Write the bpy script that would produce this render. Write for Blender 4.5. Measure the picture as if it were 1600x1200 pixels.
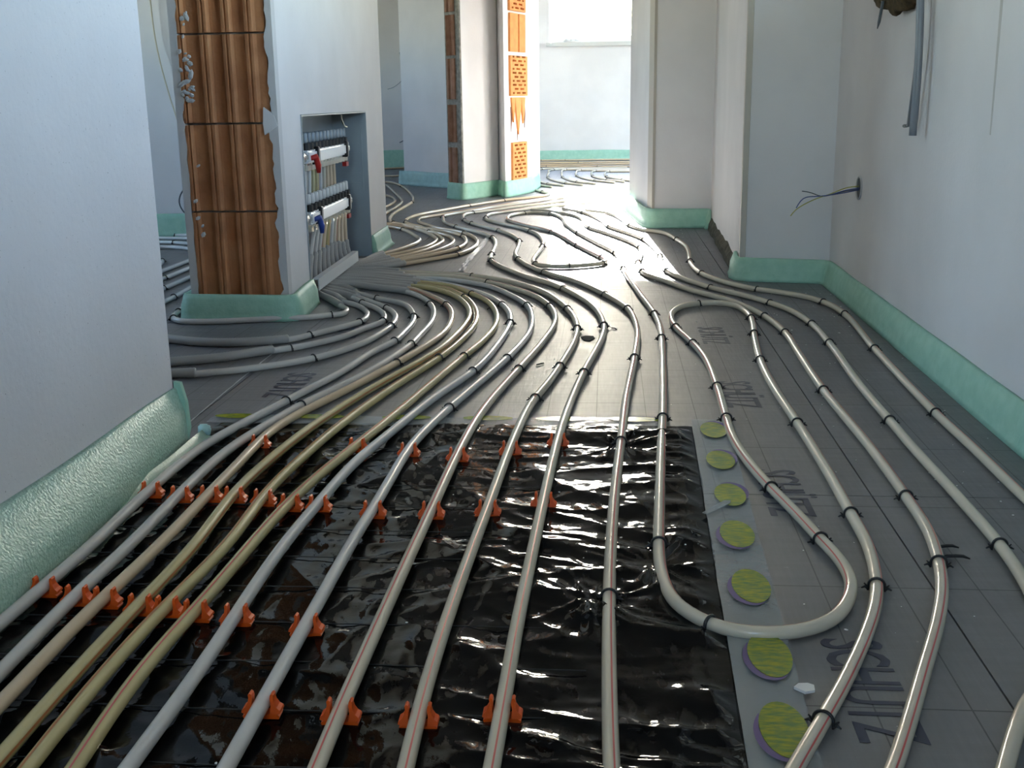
import bpy, bmesh, math, random
from mathutils import Vector, Matrix, noise
random.seed(7)
SC = bpy.context.scene
COL = SC.collection
for o in list(bpy.data.objects): bpy.data.objects.remove(o)

# ---------------------------------------------------------------- camera, sky, sun, exposure
CAM_H, FPX, PITCH, YAW, ROLL = 0.62, 1740.0, math.radians(14.2746), math.radians(4.9866), 0.015
fw = Vector((-math.sin(YAW)*math.cos(PITCH), math.cos(YAW)*math.cos(PITCH), -math.sin(PITCH)))
r0 = Vector((math.cos(YAW), math.sin(YAW), 0)); u0 = r0.cross(fw)
cr, sr = math.cos(ROLL), math.sin(ROLL)
right, up = r0*cr - u0*sr, r0*sr + u0*cr
cam = bpy.data.cameras.new('camera'); co = bpy.data.objects.new('camera', cam); COL.objects.link(co)
cam.sensor_width = 36; cam.lens = FPX*36/1600; cam.clip_start = .02; cam.clip_end = 200
m = Matrix((right, up, -fw)).transposed().to_4x4(); m.translation = Vector((0, 0, CAM_H)); co.matrix_world = m
SC.camera = co

W = bpy.data.worlds.new('sky'); SC.world = W; W.use_nodes = True
bgn = W.node_tree.nodes['Background']; bgn.inputs['Strength'].default_value = .5
sky = W.node_tree.nodes.new('ShaderNodeTexSky'); sky.sky_type = 'NISHITA'; sky.sun_disc = False; sky.sun_elevation = math.radians(16.4)
sky.sun_rotation = math.radians(-3); sky.air_density = 1; sky.dust_density = .4; sky.ozone_density = 1
W.node_tree.links.new(sky.outputs[0], bgn.inputs['Color'])

sun = bpy.data.lights.new('sun', 'SUN'); sun.energy = 9.0; sun.angle = .009; sun.color = (1, .97, .93)
so = bpy.data.objects.new('sun', sun); COL.objects.link(so)
sd = Vector((.052, -1, -.294)); so.rotation_euler = sd.to_track_quat('-Z', 'Y').to_euler(); so.location = (-2, 20, 6)

def portal(name, loc, look, w, h):
    l = bpy.data.lights.new(name, 'AREA'); l.shape = 'RECTANGLE'; l.size = w; l.size_y = h; l.cycles.is_portal = True
    o = bpy.data.objects.new(name, l); COL.objects.link(o); o.location = loc
    o.rotation_euler = Vector(look).to_track_quat('-Z', 'Y').to_euler()
portal('portal_far', (.145, 12.44, 1.84), (0, -1, 0), 1.5, 1.3)
portal('portal_far_side', (2.97, 10.0, 1.3), (-1, 0, 0), 2.2, 2.3)  # for the unseen side window added to brighten the far room
portal('portal_right', (1.055, 2.425, 1.63), (-1, 0, 0), 1.85, 1.25)
portal('portal_back', (-.15, -3.18, 1.6), (0, 1, 0), .9, 1.0)
portal('portal_side', (-4.39, 3.6, 1.5), (1, 0, 0), 1.5, 1.2)
portal('portal_rear_side', (-4.39, 8.0, 1.5), (1, 0, 0), 1.2, 1.0)

SC.view_settings.view_transform = 'Standard'; SC.view_settings.look = 'None'; SC.view_settings.gamma = 1
SC.view_settings.use_curve_mapping = False
SC.view_settings.exposure = 3.3
SC.cycles.max_bounces = 14; SC.cycles.diffuse_bounces = 9; SC.cycles.glossy_bounces = 5
SC.cycles.sample_clamp_indirect = 12; SC.cycles.caustics_reflective = True; SC.cycles.blur_glossy = .6; SC.cycles.caustics_refractive = False

PIPES={
'P1':([[-1.008,3.896,0.205],[-1.007,3.88,0.1938],[-1.006,3.834,0.132],[-0.999,3.779,0.07],[-0.983,3.741,0.026],[-0.965,3.741,0.009],[-0.9,3.714,0.009],[-0.834,3.609,0.009],[-0.738,3.498,0.009],[-0.634,3.394,0.009],[-0.576,3.233,0.009],[-0.554,3.114,0.009],[-0.552,2.959,0.009],[-0.558,2.842,0.009],[-0.591,2.703,0.009],[-0.62,2.478,0.009],[-0.657,2.329,0.009],[-0.676,2.232,0.009],[-0.702,2.104,0.0114],[-0.723,1.975,0.0153],[-0.738,1.846,0.0182],[-0.734,1.671,0.0185],[-0.734,1.562,0.0185],[-0.723,1.407,0.0185],[-0.726,1.283,0.0185],[-0.725,1.172,0.0185],[-0.727,1.092,0.0185]],[[-0.738,3.498],[-0.563,3.182],[-0.558,2.842],[-0.676,2.232]],[[0,[-0.834,3.609]]]),
'P2':([[-1.043,3.895,0.405],[-1.042,3.883,0.3438],[-1.041,3.848,0.212],[-1.031,3.807,0.07],[-1.005,3.778,0.026],[-0.966,3.779,0.009],[-0.866,3.755,0.009],[-0.77,3.687,0.009],[-0.677,3.634,0.009],[-0.606,3.534,0.009],[-0.549,3.394,0.009],[-0.519,3.275,0.009],[-0.5,3.115,0.009],[-0.503,2.909,0.009],[-0.507,2.803,0.009],[-0.542,2.557,0.009],[-0.58,2.383,0.009],[-0.64,2.201,0.0093],[-0.655,2.06,0.0127],[-0.667,1.996,0.0147],[-0.681,1.852,0.0181],[-0.679,1.633,0.0185],[-0.669,1.389,0.0185],[-0.672,1.257,0.0185],[-0.662,1.057,0.0185],[-0.659,0.943,0.0185]],[[-0.549,3.394],[-0.507,2.803],[-0.642,2.206]],[[0,[-0.655,3.609]]]),
'P3':([[-1.01,3.955,0.205],[-1.009,3.941,0.1938],[-1.008,3.899,0.132],[-1.001,3.851,0.07],[-0.985,3.817,0.026],[-0.967,3.817,0.009],[-0.859,3.782,0.009],[-0.752,3.74,0.009],[-0.664,3.686,0.009],[-0.579,3.559,0.009],[-0.497,3.383,0.009],[-0.459,3.234,0.009],[-0.442,3.059,0.009],[-0.445,2.926,0.009],[-0.474,2.735,0.009],[-0.505,2.592,0.009],[-0.538,2.449,0.009],[-0.577,2.298,0.009],[-0.617,2.154,0.0101],[-0.641,2.011,0.0142],[-0.633,1.795,0.0185],[-0.632,1.638,0.0185],[-0.627,1.419,0.0185],[-0.631,1.257,0.0185],[-0.634,1.176,0.0185],[-0.625,0.989,0.0185],[-0.627,0.911,0.0185]],[[-0.497,3.383],[-0.505,2.592]],[[0,[-0.669,3.686]]]),
'P4':([[-1.045,3.954,0.405],[-1.044,3.944,0.3438],[-1.043,3.913,0.212],[-1.034,3.878,0.07],[-1.007,3.854,0.026],[-0.968,3.855,0.009],[-0.858,3.838,0.009],[-0.73,3.768,0.009],[-0.663,3.74,0.009],[-0.575,3.673,0.009],[-0.493,3.546,0.009],[-0.438,3.394,0.009],[-0.405,3.234,0.009],[-0.398,3.069,0.009],[-0.419,2.773,0.009],[-0.452,2.6,0.009],[-0.517,2.344,0.009],[-0.548,2.172,0.0098],[-0.571,2.009,0.0143],[-0.584,1.822,0.0184],[-0.594,1.649,0.0185],[-0.575,1.415,0.0185],[-0.578,1.249,0.0185],[-0.579,1.062,0.0185],[-0.574,0.898,0.0185],[-0.574,0.863,0.0185]],[],[[0,[-0.663,3.74]]]),
'P5':([[-1.012,4.014,0.205],[-1.011,4.002,0.1938],[-1.01,3.965,0.132],[-1.004,3.923,0.07],[-0.988,3.893,0.026],[-0.97,3.893,0.009],[-0.854,3.896,0.009],[-0.74,3.823,0.009],[-0.647,3.781,0.009],[-0.553,3.699,0.009],[-0.458,3.522,0.009],[-0.412,3.372,0.009],[-0.382,3.214,0.009],[-0.371,3.041,0.009],[-0.385,2.829,0.009],[-0.411,2.642,0.009],[-0.477,2.323,0.009],[-0.516,2.04,0.0133],[-0.526,1.907,0.0171],[-0.536,1.754,0.0185],[-0.543,1.636,0.0185],[-0.529,1.424,0.0185],[-0.542,1.247,0.0185],[-0.547,1.084,0.0185],[-0.54,0.886,0.0185],[-0.538,0.854,0.0185]],[[-0.458,3.522],[-0.411,2.642]],[[0,[-0.654,3.781]]]),
'P6':([[-1.047,4.013,0.405],[-1.046,4.004,0.3438],[-1.046,3.979,0.212],[-1.036,3.95,0.07],[-1.01,3.93,0.026],[-0.971,3.931,0.009],[-0.846,3.926,0.009],[-0.716,3.852,0.009],[-0.665,3.823,0.009],[-0.53,3.739,0.009],[-0.441,3.583,0.009],[-0.378,3.451,0.009],[-0.329,3.255,0.009],[-0.311,3.06,0.009],[-0.323,2.854,0.009],[-0.351,2.664,0.009],[-0.382,2.447,0.009],[-0.417,2.187,0.0095],[-0.45,1.914,0.017],[-0.473,1.766,0.0185],[-0.491,1.615,0.0185],[-0.498,1.418,0.0185],[-0.5,1.238,0.0185],[-0.509,1.045,0.0185],[-0.494,0.891,0.0185],[-0.493,0.861,0.0185]],[[-0.441,3.583],[-0.351,2.664]],[[0,[-0.654,3.823]]]),
'P7':([[-1.014,4.073,0.205],[-1.013,4.062,0.1938],[-1.012,4.031,0.132],[-1.006,3.994,0.07],[-0.99,3.969,0.026],[-0.972,3.969,0.009],[-0.855,3.971,0.009],[-0.68,3.895,0.009],[-0.5,3.712,0.009],[-0.388,3.546,0.009],[-0.323,3.384,0.009],[-0.287,3.235,0.009],[-0.272,3.079,0.009],[-0.282,2.776,0.009],[-0.309,2.511,0.009],[-0.364,2.278,0.009],[-0.417,1.907,0.0171],[-0.435,1.795,0.0185],[-0.443,1.614,0.0185],[-0.452,1.458,0.0185],[-0.451,1.323,0.0185],[-0.448,1.226,0.0185],[-0.442,1.034,0.0185],[-0.446,0.892,0.0185],[-0.445,0.862,0.0185]],[[-0.323,3.384],[-0.272,3.088],[-0.309,2.511]],[[0,[-0.678,3.895]]]),
'P8':([[-1.049,4.072,0.405],[-1.049,4.065,0.3438],[-1.048,4.045,0.212],[-1.039,4.022,0.07],[-1.013,4.006,0.026],[-0.974,4.007,0.009],[-0.862,4.002,0.009],[-0.706,3.924,0.009],[-0.56,3.879,0.009],[-0.404,3.738,0.009],[-0.318,3.571,0.009],[-0.248,3.384,0.009],[-0.217,3.185,0.009],[-0.209,2.955,0.009],[-0.242,2.645,0.009],[-0.321,2.19,0.0095],[-0.353,1.901,0.0173],[-0.353,1.728,0.0185],[-0.353,1.593,0.0185],[-0.358,1.451,0.0185],[-0.355,1.33,0.0185],[-0.355,1.205,0.0185],[-0.353,1.016,0.0185],[-0.352,0.898,0.0185],[-0.352,0.87,0.0185]],[[-0.247,3.373],[-0.242,2.645],[-0.321,2.19]],[[0,[-0.701,3.924]]]),
'P9':([[-1.016,4.132,0.205],[-1.015,4.123,0.1938],[-1.015,4.097,0.132],[-1.009,4.066,0.07],[-0.993,4.045,0.026],[-0.975,4.045,0.009],[-0.872,4.049,0.009],[-0.735,3.985,0.009],[-0.559,3.953,0.009],[-0.413,3.821,0.009],[-0.245,3.571,0.009],[-0.178,3.373,0.009],[-0.151,3.215,0.009],[-0.146,3.071,0.009],[-0.172,2.778,0.009],[-0.205,2.532,0.009],[-0.25,2.177,0.0097],[-0.26,1.901,0.0173],[-0.264,1.583,0.0185],[-0.267,1.339,0.0185],[-0.268,1.18,0.0185],[-0.269,1.006,0.0185],[-0.268,0.903,0.0185],[-0.267,0.875,0.0185]],[[-0.413,3.821],[-0.178,3.362],[-0.205,2.532]],[[0,[-0.735,3.985]]]),
'P10':([[-1.051,4.131,0.405],[-1.051,4.126,0.3438],[-1.05,4.111,0.212],[-1.041,4.093,0.07],[-1.015,4.082,0.026],[-0.976,4.083,0.009],[-0.882,4.097,0.009],[-0.761,4.063,0.009],[-0.486,3.967,0.009],[-0.316,3.806,0.009],[-0.205,3.608,0.009],[-0.14,3.406,0.009],[-0.115,3.298,0.009],[-0.089,3.137,0.009],[-0.08,3.0,0.009],[-0.084,2.833,0.009],[-0.109,2.567,0.009],[-0.135,2.355,0.009],[-0.153,2.263,0.009],[-0.17,1.93,0.0166],[-0.179,1.581,0.0185],[-0.186,1.345,0.0185],[-0.189,1.16,0.0185],[-0.189,1.019,0.0185],[-0.184,0.911,0.0185],[-0.183,0.881,0.0185]],[[-0.486,3.967],[-0.117,3.308],[-0.08,3.009],[-0.109,2.567],[-0.154,2.268]],[[0,[-0.761,4.063]]]),
'P11':([[-0.205,7.389,0.009],[-0.362,7.161,0.009],[-0.531,6.858,0.009],[-0.684,6.619,0.009],[-0.768,6.428,0.009],[-0.849,6.284,0.009],[-0.895,6.144,0.009],[-0.886,6.006,0.009],[-0.839,5.777,0.009],[-0.758,5.592,0.009],[-0.618,5.335,0.009],[-0.535,5.151,0.009],[-0.498,4.957,0.009],[-0.481,4.757,0.009],[-0.474,4.552,0.009],[-0.459,4.381,0.009],[-0.413,4.222,0.009],[-0.349,4.074,0.009],[-0.275,3.92,0.009],[-0.218,3.833,0.009],[-0.145,3.684,0.009],[-0.077,3.487,0.009],[-0.03,3.288,0.009],[-0.007,3.045,0.009],[-0.013,2.874,0.009],[-0.052,2.504,0.009],[-0.078,2.183,0.0096],[-0.088,1.955,0.0159],[-0.096,1.618,0.0185],[-0.101,1.343,0.0185],[-0.104,1.157,0.0185],[-0.103,1.024,0.0185],[-0.104,0.913,0.0185],[-0.104,0.886,0.0185]],[[-0.145,3.684],[-0.007,3.063],[-0.052,2.504],[-0.758,5.592],[-0.526,5.126],[-0.457,4.363],[-0.896,6.075],[-0.468,4.552]],[]),
'P12':([[-0.198,7.146,0.009],[-0.385,6.847,0.009],[-0.584,6.572,0.009],[-0.656,6.459,0.009],[-0.776,6.279,0.009],[-0.791,6.137,0.009],[-0.762,5.933,0.009],[-0.697,5.739,0.009],[-0.527,5.412,0.009],[-0.443,5.197,0.009],[-0.395,5.001,0.009],[-0.382,4.797,0.009],[-0.377,4.569,0.009],[-0.355,4.416,0.009],[-0.294,4.203,0.009],[-0.23,4.056,0.009],[-0.106,3.833,0.009],[-0.006,3.57,0.009],[0.062,3.32,0.009],[0.08,3.139,0.009],[0.083,2.942,0.009],[0.07,2.687,0.009],[0.059,2.519,0.009],[0.041,2.263,0.009],[0.028,1.969,0.009],[0.014,1.678,0.009],[0.006,1.37,0.009],[0.005,1.189,0.009],[0.007,0.932,0.009],[0.008,0.907,0.009]],[[-0.006,3.57],[0.062,3.32],[0.069,2.652],[0.027,1.961],[0.004,1.311],[-0.228,4.056],[-0.527,5.412],[-0.697,5.739],[-0.395,5.001],[-0.361,4.398],[-0.757,5.9],[-0.755,6.315]],[]),
'P13':([[-0.074,6.909,0.009],[-0.373,6.637,0.009],[-0.507,6.449,0.009],[-0.63,6.27,0.009],[-0.655,6.164,0.009],[-0.658,6.06,0.009],[-0.637,5.926,0.009],[-0.583,5.795,0.009],[-0.429,5.519,0.009],[-0.371,5.377,0.009],[-0.334,5.27,0.009],[-0.288,4.997,0.009],[-0.278,4.772,0.009],[-0.288,4.489,0.009],[-0.29,4.36,0.009],[-0.276,4.271,0.009],[-0.246,4.219,0.009],[-0.141,4.201,0.009],[-0.028,4.267,0.009],[-0.006,4.301,0.009],[-0.006,4.372,0.009],[-0.024,4.446,0.009],[-0.131,4.833,0.009],[-0.265,5.346,0.009],[-0.396,5.604,0.009],[-0.508,5.854,0.009],[-0.533,5.985,0.009],[-0.523,6.156,0.009],[-0.463,6.259,0.009],[-0.412,6.292,0.009],[-0.314,6.213,0.009],[-0.241,5.968,0.009],[-0.205,5.653,0.009],[-0.138,5.288,0.009],[-0.049,4.919,0.009],[0.033,4.579,0.009],[0.053,4.317,0.009],[0.061,4.132,0.009],[0.08,3.873,0.009],[0.107,3.57,0.009],[0.139,3.237,0.009],[0.147,3.047,0.009],[0.144,2.877,0.009],[0.132,2.553,0.009],[0.115,2.191,0.009],[0.102,1.972,0.009],[0.086,1.681,0.009],[0.075,1.46,0.009],[0.075,1.384,0.009],[0.084,1.305,0.009],[0.102,1.266,0.009],[0.124,1.235,0.009],[0.155,1.218,0.009],[0.191,1.214,0.009],[0.229,1.222,0.009],[0.272,1.253,0.009],[0.297,1.295,0.009],[0.315,1.346,0.009],[0.32,1.396,0.009],[0.316,1.453,0.009],[0.305,1.513,0.009],[0.287,1.619,0.009],[0.266,1.728,0.009],[0.246,1.858,0.009],[0.235,1.989,0.009],[0.236,2.148,0.009],[0.241,2.382,0.009],[0.239,2.655,0.009],[0.221,2.83,0.009],[0.19,3.038,0.009],[0.185,3.169,0.009],[0.196,3.268,0.009],[0.237,3.374,0.009],[0.282,3.407,0.009],[0.347,3.419,0.009],[0.39,3.364,0.009],[0.411,3.229,0.009],[0.406,3.095,0.009],[0.389,2.921,0.009],[0.368,2.644,0.009],[0.362,2.396,0.009],[0.368,2.102,0.009],[0.371,1.802,0.009],[0.369,1.617,0.009],[0.367,1.497,0.009],[0.354,1.387,0.009],[0.338,1.315,0.009],[0.308,1.227,0.009],[0.255,1.101,0.009],[0.221,1.029,0.009],[0.18,0.944,0.009],[0.167,0.916,0.009]],[[0.061,4.132],[0.139,3.237],[0.145,2.893],[0.111,2.134],[0.076,1.488],[0.124,1.235],[0.305,1.513],[0.266,1.728],[0.237,2.138],[0.24,2.376],[0.221,2.83],[0.19,3.038],[0.282,3.407],[0.408,3.17],[0.391,2.946],[0.368,2.644],[0.368,2.107],[0.368,1.62],[0.349,1.363],[0.221,1.029],[0.033,4.579],[-0.138,5.288],[-0.314,6.213],[-0.463,6.259],[-0.265,5.346],[-0.131,4.833],[-0.024,4.446],[-0.14,4.184],[-0.025,4.284],[-0.371,5.377],[-0.279,4.794],[-0.276,4.271],[-0.655,6.026]],[]),
'P14':([[-0.436,6.444,0.009],[-0.294,6.321,0.009],[-0.191,6.135,0.009],[-0.134,5.929,0.009],[-0.112,5.648,0.009],[-0.084,5.502,0.009],[0.004,5.256,0.009],[0.108,4.914,0.009],[0.137,4.76,0.009],[0.14,4.595,0.009],[0.127,4.405,0.009],[0.119,4.281,0.009],[0.128,4.067,0.009],[0.145,3.975,0.009],[0.21,3.816,0.009],[0.267,3.669,0.009],[0.333,3.546,0.009],[0.388,3.441,0.009],[0.426,3.321,0.009],[0.453,3.2,0.009],[0.475,2.981,0.009],[0.47,2.694,0.009],[0.464,2.355,0.009],[0.472,1.939,0.009],[0.47,1.697,0.009],[0.465,1.552,0.009],[0.448,1.436,0.009],[0.428,1.35,0.009],[0.397,1.258,0.009],[0.345,1.128,0.009],[0.301,1.019,0.009],[0.272,0.95,0.009],[0.257,0.917,0.009]],[[-0.084,5.502],[0.122,4.298],[0.128,4.067],[0.453,3.2],[0.473,2.972],[0.464,2.355],[0.468,1.694],[0.447,1.434],[0.139,4.739]],[]),
'P15':([[-0.255,6.508,0.009],[-0.135,6.274,0.009],[-0.033,5.859,0.009],[0.01,5.554,0.009],[0.114,5.225,0.009],[0.164,5.027,0.009],[0.2,4.716,0.009],[0.212,4.516,0.009],[0.207,4.332,0.009],[0.219,4.082,0.009],[0.256,3.929,0.009],[0.343,3.708,0.009],[0.431,3.557,0.009],[0.498,3.419,0.009],[0.54,3.291,0.009],[0.566,3.087,0.009],[0.567,2.836,0.009],[0.551,2.429,0.009],[0.548,2.126,0.009],[0.547,1.939,0.009],[0.55,1.701,0.009],[0.549,1.503,0.009],[0.54,1.383,0.009],[0.52,1.258,0.009],[0.5,1.186,0.009],[0.472,1.127,0.009],[0.43,1.065,0.009],[0.41,1.028,0.009],[0.387,0.982,0.009],[0.369,0.944,0.009],[0.354,0.913,0.009]],[[-0.135,6.274],[0.01,5.554],[0.164,5.027],[0.211,4.478],[0.219,4.082],[0.343,3.708],[0.5,3.419],[0.566,3.087],[0.567,2.836],[0.548,2.126],[0.549,1.501]],[]),
'P16':([[-0.123,6.422,0.009],[0.004,6.229,0.009],[0.077,5.885,0.009],[0.112,5.607,0.009],[0.176,5.407,0.009],[0.256,5.297,0.009],[0.309,5.022,0.009],[0.335,4.775,0.009],[0.331,4.532,0.009],[0.32,4.33,0.009],[0.324,4.128,0.009],[0.345,3.988,0.009],[0.397,3.829,0.009],[0.489,3.669,0.009],[0.523,3.643,0.009],[0.609,3.545,0.009],[0.661,3.43,0.009],[0.685,3.231,0.009],[0.665,2.77,0.009],[0.65,2.184,0.009],[0.652,1.942,0.009],[0.651,1.702,0.009],[0.653,1.553,0.009],[0.658,1.153,0.009],[0.665,0.653,0.009]],[[0.112,5.607],[0.309,5.022],[0.317,4.33],[0.336,4.018],[0.489,3.669],[0.661,3.43],[0.685,3.231],[0.665,2.77],[0.65,2.175]],[]),
'Q1':([[-1.004,3.778,0.205],[-1.003,3.759,0.1938],[-1.001,3.702,0.132],[-0.994,3.636,0.07],[-0.977,3.589,0.026],[-0.959,3.589,0.009],[-0.881,3.463,0.009],[-0.825,3.36,0.009],[-0.803,3.327,0.009],[-0.785,3.273,0.009],[-0.786,3.221,0.009],[-0.819,3.211,0.009],[-0.88,3.17,0.009],[-0.941,3.16,0.009],[-1.13,3.109,0.009],[-1.235,3.108,0.009],[-1.272,3.137,0.009],[-1.295,3.187,0.009],[-1.305,3.26,0.009],[-1.325,3.381,0.009],[-1.325,3.462,0.009],[-1.325,3.703,0.009]],[[-0.817,3.211],[-1.305,3.26],[-1.28,3.147]],[[0,[-0.827,3.36]]]),
'Q2':([[-1.039,3.777,0.405],[-1.038,3.762,0.3438],[-1.037,3.716,0.212],[-1.026,3.663,0.07],[-1.0,3.626,0.026],[-0.961,3.627,0.009],[-0.878,3.522,0.009],[-0.84,3.439,0.009],[-0.783,3.382,0.009],[-0.745,3.316,0.009],[-0.713,3.232,0.009],[-0.702,3.161,0.009],[-0.708,3.103,0.009],[-0.748,3.019,0.009],[-0.798,2.93,0.009],[-0.848,2.854,0.009],[-0.925,2.82,0.009],[-1.024,2.802,0.009],[-1.173,2.849,0.009],[-1.268,2.907,0.009],[-1.481,3.037,0.009],[-1.695,3.168,0.009]],[[-0.708,3.103],[-0.802,2.921]],[[0,[-0.837,3.428]],[[-0.848,2.854],1]]),
'Q3':([[-1.006,3.837,0.205],[-1.005,3.82,0.1938],[-1.003,3.768,0.132],[-0.996,3.707,0.07],[-0.98,3.665,0.026],[-0.962,3.665,0.009],[-0.871,3.572,0.009],[-0.807,3.486,0.009],[-0.769,3.416,0.009],[-0.709,3.327,0.009],[-0.665,3.232,0.009],[-0.647,3.162,0.009],[-0.643,3.104,0.009],[-0.677,3.002,0.009],[-0.704,2.906,0.009],[-0.753,2.823,0.009],[-0.811,2.751,0.009],[-0.852,2.72,0.009],[-0.962,2.624,0.009],[-1.064,2.58,0.009],[-1.117,2.545,0.009],[-1.326,2.407,0.009],[-1.534,2.269,0.009]],[[-0.769,3.416],[-0.643,3.113],[-0.811,2.751]],[[0,[-0.82,3.498]],[[-0.852,2.72],1]]),
'Q4':([[-1.041,3.836,0.405],[-1.04,3.822,0.3438],[-1.039,3.782,0.212],[-1.029,3.735,0.07],[-1.002,3.702,0.026],[-0.963,3.703,0.009],[-0.878,3.622,0.009],[-0.782,3.486,0.009],[-0.725,3.405,0.009],[-0.68,3.338,0.009],[-0.636,3.243,0.009],[-0.611,3.143,0.009],[-0.606,3.03,0.009],[-0.618,2.915,0.009],[-0.639,2.809,0.009],[-0.722,2.636,0.009],[-0.849,2.524,0.009],[-0.959,2.47,0.009],[-1.02,2.462,0.009],[-1.085,2.467,0.009],[-1.334,2.486,0.009],[-1.584,2.505,0.009]],[[-0.675,3.327],[-0.606,3.039],[-0.722,2.636]],[[0,[-0.817,3.522]],[[-0.959,2.47],1]]),
'R6':([[-1.018,4.191,0.205],[-1.018,4.184,0.1938],[-1.017,4.162,0.132],[-1.011,4.138,0.07],[-0.995,4.12,0.026],[-0.977,4.121,0.009],[-0.931,4.18,0.009],[-0.866,4.162,0.009],[-0.785,4.281,0.009],[-0.699,4.405,0.009],[-0.615,4.536,0.009],[-0.575,4.738,0.009],[-0.576,4.937,0.009],[-0.607,5.104,0.009],[-0.683,5.311,0.009],[-0.851,5.539,0.009],[-0.897,5.629,0.009],[-0.984,5.816,0.009],[-1.009,5.947,0.009],[-1.004,6.047,0.009],[-0.936,6.182,0.009],[-0.833,6.357,0.009],[-0.68,6.659,0.009],[-0.475,7.031,0.009],[-0.327,7.302,0.009]],[[-0.615,4.536],[-0.683,5.311]],[[0,[-0.785,4.281]]]),
'R5':([[-1.053,4.19,0.405],[-1.053,4.186,0.3438],[-1.052,4.176,0.212],[-1.043,4.165,0.07],[-1.018,4.158,0.026],[-0.979,4.159,0.009],[-0.879,4.23,0.009],[-0.79,4.407,0.009],[-0.688,4.597,0.009],[-0.639,4.74,0.009],[-0.625,4.893,0.009],[-0.64,5.033,0.009],[-0.673,5.181,0.009],[-0.769,5.368,0.009],[-0.878,5.483,0.009],[-0.987,5.633,0.009],[-1.054,5.696,0.009],[-1.178,5.764,0.009]],[[-0.639,4.74],[-0.673,5.181]],[[0,[-0.837,4.353]]]),
'R4':([[-1.02,4.25,0.205],[-1.02,4.244,0.1938],[-1.019,4.228,0.132],[-1.013,4.209,0.07],[-0.998,4.196,0.026],[-0.98,4.197,0.009],[-0.898,4.3,0.009],[-0.799,4.463,0.009],[-0.731,4.618,0.009],[-0.695,4.785,0.009],[-0.686,4.941,0.009],[-0.702,5.059,0.009],[-0.75,5.21,0.009],[-0.863,5.372,0.009],[-0.993,5.575,0.009],[-1.143,5.671,0.009],[-1.206,5.735,0.009]],[[-0.863,5.372]],[[0,[-0.856,4.371]]]),
'R3':([[-1.055,4.249,0.405],[-1.055,4.247,0.3438],[-1.055,4.242,0.212],[-1.046,4.237,0.07],[-1.02,4.234,0.026],[-0.981,4.235,0.009],[-0.913,4.373,0.009],[-0.823,4.521,0.009],[-0.769,4.681,0.009],[-0.745,4.852,0.009],[-0.739,4.989,0.009],[-0.762,5.11,0.009],[-0.876,5.455,0.009],[-1.019,5.725,0.009],[-1.062,5.852,0.009],[-1.076,6.051,0.009],[-1.039,6.26,0.009],[-0.95,6.479,0.009],[-0.834,6.754,0.009],[-0.654,7.092,0.009],[-0.403,7.408,0.009]],[[-1.053,5.82],[-0.834,6.754],[-0.654,7.092]],[[0,[-0.87,4.446]]]),
'R2':([[-1.022,4.309,0.205],[-1.022,4.305,0.1938],[-1.021,4.294,0.132],[-1.016,4.281,0.07],[-1.0,4.272,0.026],[-0.983,4.273,0.009],[-0.928,4.447,0.009],[-0.851,4.601,0.009],[-0.793,4.745,0.009],[-0.772,4.898,0.009],[-0.775,5.038,0.009],[-0.84,5.265,0.009],[-0.95,5.515,0.009],[-1.047,5.696,0.009],[-1.119,5.792,0.009],[-1.167,5.956,0.009],[-1.203,6.198,0.009],[-1.215,6.421,0.009],[-1.22,6.699,0.009],[-1.229,7.003,0.009],[-1.287,7.388,0.009],[-1.374,7.764,0.009],[-1.538,8.373,0.009],[-1.667,8.719,0.009],[-1.773,8.872,0.009],[-1.826,8.879,0.009]],[[-1.119,5.792],[-1.229,7.003],[-1.538,8.373]],[[0,[-0.909,4.485]]]),
'R1':([[-1.057,4.308,0.405],[-1.057,4.308,0.3438],[-1.057,4.308,0.212],[-1.048,4.309,0.07],[-1.023,4.31,0.026],[-0.984,4.311,0.009],[-0.944,4.524,0.009],[-0.893,4.684,0.009],[-0.864,4.834,0.009],[-0.849,4.946,0.009],[-0.857,5.065,0.009],[-0.896,5.19,0.009],[-0.965,5.377,0.009],[-1.032,5.519,0.009],[-1.111,5.61,0.009],[-1.17,5.672,0.009]],[[-1.017,5.49]],[[0,[-0.925,4.563]]]),
'C1':([[-1.241,5.993,0.009],[-1.261,6.424,0.009],[-1.267,6.703,0.009],[-1.3,7.054,0.009],[-1.365,7.345,0.009],[-1.499,7.832,0.009],[-1.67,8.452,0.009],[-1.804,8.876,0.009]],[],[]),
'C2':([[-1.338,6.506,0.009],[-1.336,6.835,0.009],[-1.354,7.105,0.009],[-1.431,7.401,0.009],[-1.482,7.507,0.009],[-1.553,7.619,0.009]],[],[]),
'L1':([[-2.718,5.455,0.009],[-2.318,5.436,0.009],[-2.254,5.433,0.009],[-2.066,5.425,0.009],[-1.966,5.42,0.009],[-1.846,5.414,0.009]],[],[]),
'L2':([[-2.64,5.48,0.009],[-2.272,5.324,0.009],[-2.201,5.294,0.009],[-2.005,5.26,0.009],[-1.899,5.23,0.009],[-1.784,5.197,0.009]],[[-2.096,5.29]],[]),
'L3':([[-2.586,5.342,0.009],[-2.216,5.191,0.009],[-2.145,5.162,0.009],[-1.957,5.13,0.009],[-1.845,5.076,0.009],[-1.737,5.024,0.009]],[],[]),
'L4':([[-2.525,5.185,0.009],[-2.153,5.039,0.009],[-2.084,5.012,0.009],[-1.988,4.985,0.009],[-1.881,4.934,0.009],[-1.761,4.839,0.009],[-1.667,4.765,0.009]],[[-1.988,4.985]],[]),
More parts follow.
